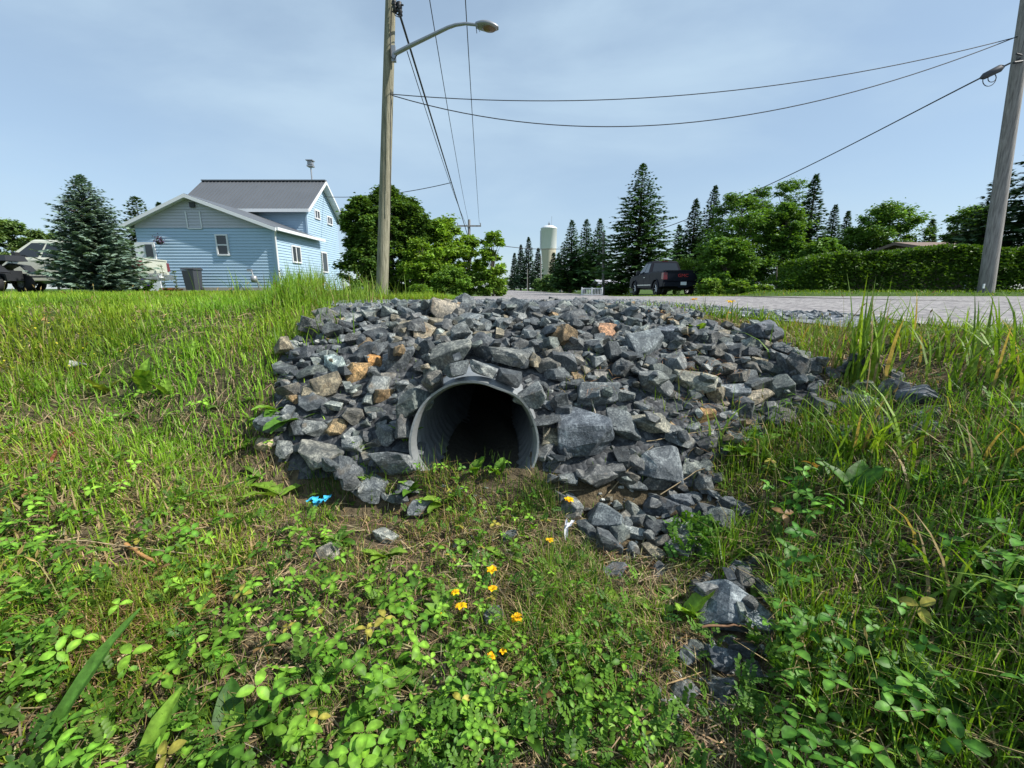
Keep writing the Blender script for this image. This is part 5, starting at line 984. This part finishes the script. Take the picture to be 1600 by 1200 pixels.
# right leafy group
LG = ((.045, .10, .018), (.095, .175, .03))
for px, ty, Y, w_, lb, s, n_ in [(1163, 300, 27, 112, 'large dark leafy tree right of the black pickup', 'round', 15000), (1232, 316, 26, 84, 'upright lighter leafy tree in the middle group', 'column', 12000), (1190, 290, 32, 60, 'tree top peeping over the large leafy tree', 'round', 6000), (1240, 276, 36, 90, 'tall airy poplar behind the upright leafy tree', 'round', 6000), (1285, 372, 24, 70, 'low leafy tree under the tall narrow spruce', 'round', 7000), (1395, 317, 26, 118, 'wide leafy tree above the trimmed hedge', 'round', 13000), (1345, 352, 27, 70, 'lower leafy tree left of the wide one', 'round', 7000), (1522, 322, 24, 76, 'leafy tree left of the leaning pole', 'round', 8000), (1140, 372, 22, 90, 'dark bush mass behind the roadside flowers', 'round', 9000)]:
    leafy('leafy_tree', lb, px, ty, Y, w_, *LG, group='leafy trees right of the black pickup', n=n_, lsz=.16, ncl=80, shape=s, bottom=.02, airy=1 if 'airy' in lb else 0)
for px, ty, Y, w_, lb in [(1075, 405, 27, 60, 'pale green bush behind the bed of the black pickup'), (858, 430, 70, 34, 'bush below the water tower'), (884, 432, 60, 34, 'low bush between the street poles'), (845, 436, 85, 26, 'far low bush left of the water tower'), (795, 434, 150, 26, 'distant trees where the street vanishes'), (1155, 440, 17, 30, 'round leafed shrub at the far road edge'), (1110, 436, 17.5, 40, 'pinkish wild flower clump right of the pickup'), (1190, 447, 15.5, 40, 'low weeds left of the trimmed hedge'), (955, 448, 36, 50, 'low hedge left of the black pickup')]: leafy('shrub', lb, px, ty, Y, w_, *(((.07, .13, .02), (.15, .24, .04)) if Y < 50 else ((.05, .10, .03), (.09, .15, .04))), n=3000, lsz=.10 if Y < 30 else .35, ncl=30, bottom=0, cat='shrub', trunk=False)
# trimmed hedge : one long thing
hd = thing('hedge', 'long trimmed green hedge along the far side of the road', 'hedge', (13, 14.2, gz(13, 14.2))); n = 90000; t = rng.random(n); hx = 8.3+t*22; hy = 14.0-.6*t
side = rng.random(n); topz = .92+.32*sm(t*5)+.22*(vnoise(hx, hy, .9, 3)-.5)+.12*(vnoise(hx, hy, 3, 3)-.5); u = rng.random(n)**.7; thick = .75; a_ = U(0, math.pi, n)
on = rng.random(n) < .45; zz = np.where(on, topz-rng.random(n)**2*.18, u*topz); yy = np.where(on, U(-thick, thick, n), -thick+np.abs(rng.normal(0, .30, n))+.25*(vnoise(hx, zz*1.5, 2.5, 6)-.5)); O = np.stack([hx, hy+yy, C-.09+zz], 1)
sh = sm((hx-8.3)/.8)*.7+.3; O[:, 2] = C-.09+zz*sh
qv = np.array([(0, 0, 0), (-.32, .45, .1), (0, 1, -.12), (.32, .45, .1)]); a = Acc(); a.inst(qv, [(0, 1, 2), (0, 2, 3)], O, rotm(U(0, 6.3, n), np.where(on, U(.2, 1.3, n), U(-.6, .6, n)), U(-.7, .7, n)), .10*U(.6, 1.3, n), tint(n, (.038, .095, .013), (.10, .19, .025)))
a.build('foliage', 'leaf', hd); a = Acc()
for i in range(60): x = 8.5+i*.36; a.tube([(x, 14.1, C-.15), (x+U(-.1, .1), 14.15, C+.7)], .02, 5)
a.build('stems', 'bark', hd)
# garden flowers near the bin
for px, lb in [(205, 'white and purple petunia clump at the foot of the spruce'), (232, 'purple petunia clump nearest the orange boards')]:
    q = P(px, 452, 14.9); r = thing('petunia_plant', lb, 'flowers', (q[0], 14.9, C-.12)); m = 90; Acc().inst(LV, LF, rng.normal(0, .14, (m, 3))*np.array((1, 1, .7))+np.array((0, 0, .2)), rotm(U(0, 6.3, m), U(-.5, 1.2, m), U(-.5, .5, m)), U(.05, .1, m), tint(m, (.05, .12, .02), (.1, .2, .03))).build('leaves', 'leaf', r, local=True)
    a = Acc(); 
    for k in range(12):
        cz = rng.normal(0, .15, 3)*np.array((1, .6, .8))+np.array((0, -.14, .33)); cc = random.choice([(.16, .09, .45), (.10, .05, .35), (.5, .45, .65)])
        for j in range(5): bigleaf(a, cz, .05, .045, j*1.257, .25, cc, .6, .05, 4)
    a.build('petals', 'petal', r, local=True)
for px, hh, lb in [(258, .95, 'tall thin weed stem in front of the blue wall'), (276, .7, 'shorter thin weed stem left of the bin'), (443, .8, 'thin weed stem at the right wall of the wing'), (470, .7, 'thin weed stem below the side window')]:
    q = P(px, 452, 15.5); O = []; r = thing('weed_stem', lb, 'weed', (q[0], 15.5, C-.12)); Acc().tube([(0, 0, 0), (.03, 0, hh*.5), (.0, 0, hh)], .008, 5, (.12, .14, .05)).build('stem', 'blade', r, local=True); m = 46; zz = U(.1, 1, m)*hh; Acc().inst(LV, LF, np.stack([rng.normal(0, .02, m), rng.normal(0, .02, m), zz], 1), rotm(U(0, 6.3, m), U(-.1, .8, m), 0*zz), U(.06, .12, m), tint(m, (.08, .13, .03), (.16, .2, .06))).build('leaves', 'leaf', r, local=True)
# seeding grass behind the lamp pole's foot
tuft(548, 470, 120, .55, .35, .012, (.10, .19, .02), (.2, .3, .04), 'tall seeding grass between the rock pile and the cedar bush', Y=7.5, lean=.2); tuft(520, 470, 160, .42, .4, .010, *GB, 'long bright grass left of the lamp pole', Y=5.6, lean=.35); tuft(480, 475, 160, .34, .4, .009, *GB, 'long bright grass in front of the house corner', Y=4.6, lean=.35); tuft(585, 470, 90, .34, .25, .011, *GB, 'grass hiding the foot of the lamp pole', Y=8.5, lean=.3)
# ================================================================ POLES
def at_(px, py, Y): return tuple(float(v) for v in P(px, py, Y))
b0 = at_(597, 455, 12.0); top = at_(613, -90, 12.0)
pl = thing('utility_pole', 'weathered wooden pole carrying a street lamp behind the rock pile', 'utility pole', b0)
sh_ = Acc().tube([(b0[0]-.02, 12, b0[2]-.4), (b0[0], 12, b0[2]), ((b0[0]+top[0])/2, 12, (b0[2]+top[2])/2), top], [.165, .16, .14, .115], 20).build('pole_shaft', 'pole_wood', pl)
A0 = at_(617, 84, 11.85); arm = [A0, at_(640, 72, 11.7), at_(700, 43, 11.3), at_(712, 39, 11.2), at_(727, 37, 11.1), at_(746, 39, 11.0)]
arm_o = Acc().tube(arm, [.05, .048, .04, .036, .032, .030], 10).box((A0[0]-.03, 11.86, A0[2]), (.10, .08, .34)).build('lamp_arm', 'grey_metal', pl)
h0 = np.array(at_(743, 40, 11.0)); h1 = np.array(at_(779, 44, 10.9)); V = []; m_ = 12; seg = 9
for i in range(seg):
    t = i/(seg-1); c_ = h0*(1-t)+h1*t; wd = .17*math.sin(math.pi*min(.97, .10+t*.86))**.6+.01; ht = .09*math.sin(math.pi*min(.97, .12+t*.8))**.7+.008
    for k in range(m_): an = 2*math.pi*k/m_; V.append((c_[0], c_[1]+wd*math.cos(an), c_[2]+ht*math.sin(an)*(1 if math.sin(an) > 0 else .45)))
lh = Acc().poly(V, [(i*m_+k, i*m_+(k+1) % m_, (i+1)*m_+(k+1) % m_, (i+1)*m_+k) for i in range(seg-1) for k in range(m_)]+[tuple(range(m_))[::-1], tuple(range((seg-1)*m_, seg*m_))], None, True).build('lamp_head', 'grey_metal', pl)
c_ = h0*.38+h1*.62; ln_ = Acc(); ln_.lathe([(.001, -.06), (.09, -.05), (.125, -.01), (.125, .02)], 16, (0, 0, 0)); ln_.v[0] = ln_.v[0]*np.array((1.35, 1, .8))+np.array((c_[0], c_[1], c_[2]-.025)); ln_.build('lamp_lens', 'lamp_glass', lh)
Acc().lathe([(.001, .05), (.025, .04), (.025, 0)], 8, (c_[0]-.08, c_[1], c_[2]+.085)).build('photocell', 'dark_grey_plastic', lh)
Acc().tube([at_(744, 42, 11), at_(745, 52, 11)], .008, 5).tube([at_(746, 42, 11), at_(750, 50, 11)], .005, 5).build('loose_wire', 'wire', lh)
rs = Acc(); rs.tube([at_(612, 10, 11.82), at_(610, 60, 11.82), at_(611, 88, 11.8), at_(616, 93, 11.75), at_(620, 86, 11.75)], .012, 6); rs.tube([at_(611, 140, 11.83), at_(610, 200, 11.83), at_(610, 330, 11.82)], .010, 6); rs.build('riser_cable', 'wire', pl)
br = Acc()
for px, py in ((616, 4), (617, 12), (624, 10), (625, 18)): q = at_(px, py, 11.75); br.lathe([(.001, -.09), (.06, -.08), (.045, -.02), (.065, 0), (.045, .03), (.06, .08), (.001, .09)], 10, q)
br.tube([at_(612, 6, 11.85), at_(630, 8, 11.7)], .02, 6).tube([at_(613, 18, 11.85), at_(627, 26, 11.7)], .015, 6).tube([at_(614, 10, 11.8), at_(617, 24, 11.7), at_(624, 27, 11.7)], .01, 6).build('insulator_rack', 'black_plastic', pl)
b1 = at_(1540, 456, 12.0); t1 = at_(1612, -40, 12.0)
p2 = thing('utility_pole', 'leaning grey wooden pole at the right side of the road', 'utility pole', b1); Acc().tube([(b1[0]-.05, 12, b1[2]-.4), b1, tuple((np.array(b1)+np.array(t1))/2), t1], [.175, .17, .15, .13], 20).build('pole_shaft', 'pole_grey', p2)
Acc().tube([at_(1596, 86, 11.82), at_(1588, 84, 11.8)], .02, 6).tube([at_(1597, 96, 11.82), at_(1584, 98, 11.8)], .03, 6).build('cable_bracket', 'black_plastic', p2)
Acc().box(at_(1537, 447, 11.82), (.04, .03, .12)).build('pole_tag', 'plate_white', p2)
def farpole(px, ty, by, Y, label, r=.12, arm=None, mat='pole_grey', Yz=None):
    q0 = at_(px, by, Y); q1 = at_(px, ty, Y); r_ = thing('street_pole', label, 'utility pole', q0, group='poles along the far street'); Acc().tube([(q0[0], Y, q0[2]-.5), q1], [r*1.15, r*.8], 10).build('pole_shaft', mat, r_)
    if arm: Acc().box((q1[0], Y-.1, q1[2]+arm[1]), (arm[0], .1, .12)).box((q1[0]-arm[0]/2+.05, Y-.1, q1[2]+arm[1]+.15), (.07, .07, .22)).box((q1[0]+arm[0]/2-.05, Y-.1, q1[2]+arm[1]+.15), (.07, .07, .22)).build('crossarm', mat, r_)
    return q0, q1
CA = farpole(733, 343, 452, 40, 'pole with a crossarm rising out of the leafy bushes', .14, (2.1, -.55)); farpole(943, 364, 461, 34, 'tallest street pole in front of the dark spruces', .11); farpole(877, 396, 459, 62, 'street pole left of the three spruces', .12); farpole(845, 400, 457, 80, 'street pole just left of the water tower', .14)
farpole(824, 420, 456, 100, 'thin pale pole right of the far spruces', .10, mat='pole_grey'); farpole(813.5, 382, 455, 115, 'thin far pole beside the tallest far spruce', .12); farpole(798, 434, 454, 150, 'farthest short pole at the end of the street', .16); farpole(831, 428, 456, 110, 'small far pole behind the thin pale one', .1)
# ================================================================ WIRES
def wire(p, q, sag, r, label, n=28):
    p = np.array(p); q = np.array(q); t = np.linspace(0, 1, n)[:, None]; pts = p*(1-t)+q*t; pts[:, 2] -= (sag*4*t*(1-t))[:, 0]; wire.last = pts; o = Acc().tube(pts, r, 6).build('overhead_wire', 'wire', loc=p); return tag(o, label, 'wire')
cp = np.array(CA[1])
wire(at_(625, 24, 11.7), at_(732, 372, 39.8), .0, .030, 'thickest black cable running from the lamp pole down the street'); TC = wire.last; wire(at_(636, 80, 12.1), at_(733, 360, 39.8), .4, .012, 'thin wire just right of the thickest cable')
wire(at_(668, -20, 11.6), (cp[0]-.1, 40, cp[2]+.05), .35, .012, 'left one of the two wires passing over the street lamp arm'); wire(at_(726, -20, 11.4), at_(749, 350, 40), .35, .012, 'right one of the two wires, next to the lamp head')
wire(at_(610, 147, 11.9), at_(1596, 56, 12), .62, .010, 'upper cross street wire, sagging less, between the two near poles'); wire(at_(610, 153, 11.9), at_(1592, 80, 12), .20, .010, 'lower sagging wire between the two near poles') if False else None
def wirepx(pts, r, label, Ya, Yb):
    xs = np.array([p[0] for p in pts], float); ys_ = np.array([p[1] for p in pts], float); co = np.polyfit(xs, ys_, min(3, len(xs)-1)); X_ = np.linspace(xs[0], xs[-1], 36); P3 = np.array([at_(x, np.polyval(co, x), Ya+(Yb-Ya)*(x-xs[0])/(xs[-1]-xs[0])) for x in X_]); o = Acc().tube(P3, r, 6).build('overhead_wire', 'wire', loc=P3[0]); return tag(o, label, 'wire')
wirepx([(612, 148), (720, 178), (900, 195), (1060, 192), (1250, 168), (1420, 115), (1592, 57)], .011, 'lower sagging wire crossing the road between the two near poles', 11.9, 12)
wire((xr-.5, 27.0, 0), (0, 0, 0), 0, .01, 'x') if False else None
wirepx([(1594, 92), (1558, 108), (1440, 168), (1300, 243), (1180, 298), (1060, 347), (944, 385)], .022, 'thick dark cable rising from the street to the leaning pole', 11.8, 34)
wirepx([(1594, 88), (1558, 106), (1500, 137)], .012, 'short support strand above the cable splice', 11.75, 12.2) if False else None
kq = int(np.argmin(np.abs(proj(TC[:, 0], TC[:, 1], TC[:, 2])[1]-284))); wire((mX1+.05, mYc+.4, mrz-.7), TC[kq], .25, .018, 'house service wire reaching the gable of the blue house'); wire(at_(748, 378, 40), at_(890, 388, 50), .3, .03, 'short wire in the distance before the water tower'); wire(at_(944, 372, 34), at_(878, 401, 62), .7, .02, 'drooping wire between the two nearest street poles')
s0, s1 = np.array(at_(1532, 122, 12.0)), np.array(at_(1568, 104, 11.9)); sp = thing('splice_case', 'grey cable splice case hanging on the thick cable by the leaning pole', 'splice case', s0)
Acc().tube([s0, s0*.85+s1*.15, s0*.15+s1*.85, s1], [.03, .075, .085, .04], 10).build('case_body', 'dark_grey_plastic', sp)
c_ = s0*.55+s1*.45+np.array((0, 0, -.14)); Acc().tube([(c_[0]+.16*math.cos(a_), c_[1], c_[2]+.15*math.sin(a_)) for a_ in np.linspace(.4, 6.6, 24)], .009, 6).tube([(c_[0]+.06+.1*math.cos(a_), c_[1], c_[2]+.03+.09*math.sin(a_)) for a_ in np.linspace(.4, 6.6, 20)], .009, 6).build('cable_coil', 'wire', sp)
# ================================================================ WATER TOWER, far houses, fence
q = at_(856, 455, 210); R0 = 11.8*210/F; zt_ = at_(856, 357, 210)[2]; zm = at_(856, 389, 210)[2]; wt = thing('water_tower', 'tall round water tower with white tank on a beige column', 'water tower', q)
Acc().lathe([(R0*.92, q[2]-3), (R0*.92, q[2]+4), (R0*.70, q[2]+8), (R0*.70, zm-9), (R0*.96, zm)], 36, (q[0], 210, 0)).build('column', 'tower_beige', wt)
tk = Acc().lathe([(R0*.96, zm), (R0, zm+.2), (R0, zt_-.3), (R0*1.04, zt_-.2), (R0*1.04, zt_+.1), (R0*.6, zt_+1.1), (.01, zt_+1.4)], 36, (q[0], 210, 0)).build('tank', 'tower_white', wt)
Acc().tube([(q[0], 210, zt_+1), (q[0], 210, zt_+3)], .12, 6).tube([(q[0]+1.2, 210, zt_+.8), (q[0]+1.2, 210, zt_+5.4)], .06, 6).box((q[0], 210, zt_+1.8), (.9, .9, .9)).build('antenna', 'grey_metal', tk)
Acc().tube([(q[0]-R0-.3, 209, zt_-1), (q[0]-R0-.3, 209, zm-1)], .15, 6).build('ladder', 'grey_metal', tk)
def cottage(px0, px1, eavy, ridgy, Y, wallm, roofm, label, deep=7, front=True, by=456):
    x0 = at_(px0, eavy, Y)[0]; x1 = at_(px1, eavy, Y)[0]; ze = at_(px0, eavy, Y)[2]; zr = at_(px0, ridgy, Y)[2]; zb = gz((x0+x1)/2, Y)-.3; r = thing('house', label, 'house', ((x0+x1)/2, Y, zb))
    Acc().box(((x0+x1)/2, Y+deep/2, (zb+ze)/2), (x1-x0, deep, ze-zb)).build('wall', wallm, r)
    a = Acc(); yc = Y+deep/2; sl_ = (zr-ze)/(deep/2)
    for y1_ in (Y-.5, Y+deep+.5): slaby(a, (yc, zr), (y1_, ze-sl_*.5), x0-.5, x1+.5, .14)
    a.poly([(x0, Y+.02, ze-.1), (x0, Y+deep-.02, ze-.1), (x0, yc, zr-.12)], [(0, 1, 2)]).poly([(x1, Y+.02, ze-.1), (x1, Y+deep-.02, ze-.1), (x1, yc, zr-.12)], [(0, 1, 2)]); a.build('roof', roofm, r)
    for t in (.25, .7):
        xx = x0+(x1-x0)*t; w1 = Acc().box((xx, Y-.03, ze-1.1), (1.1, .06, 1.0)).build('window', 'white_trim', r); Acc().box((xx, Y-.07, ze-1.1), (.9, .02, .8)).build('pane', 'glass_dark', w1)
    return r
cottage(1520, 1592, 393, 365, 19.5, 'brown_wall', 'shingle', 'brown roofed house behind the trimmed hedge'); cottage(1298, 1330, 399, 388, 34, 'brown_wall', 'shingle', 'small brown roof corner seen below the spruces', 6); cottage(946, 1000, 446, 436, 44, 'beige_wall', 'grey_siding', 'pale low building behind the front of the black pickup', 6); cottage(880, 902, 448, 441, 70, 'beige_wall', 'grey_siding', 'distant pale building left of the three spruces', 6)
x0, z0, x1, z1 = at_(909, 462, 31)[0], at_(909, 462, 31)[2], at_(941, 450, 31)[0], at_(941, 450, 31)[2]; fn = thing('picket_fence', 'short white slatted fence beside the tallest street pole', 'fence', (x0, 31, z0))
for xx in (x0, (x0+x1)/2, x1): Acc().box((xx, 31, (z0+z1)/2), (.09, .09, z1-z0+.1)).build('post', 'white_trim', fn)
a = Acc().box(((x0+x1)/2, 30.97, z1-.03), (x1-x0, .04, .06)).box(((x0+x1)/2, 30.97, z0+.08), (x1-x0, .04, .06))
for xx in np.arange(x0+.08, x1, .11): a.box((xx, 30.94, (z0+z1)/2), (.035, .02, z1-z0-.1))
a.build('slat_panel', 'white_trim', fn)
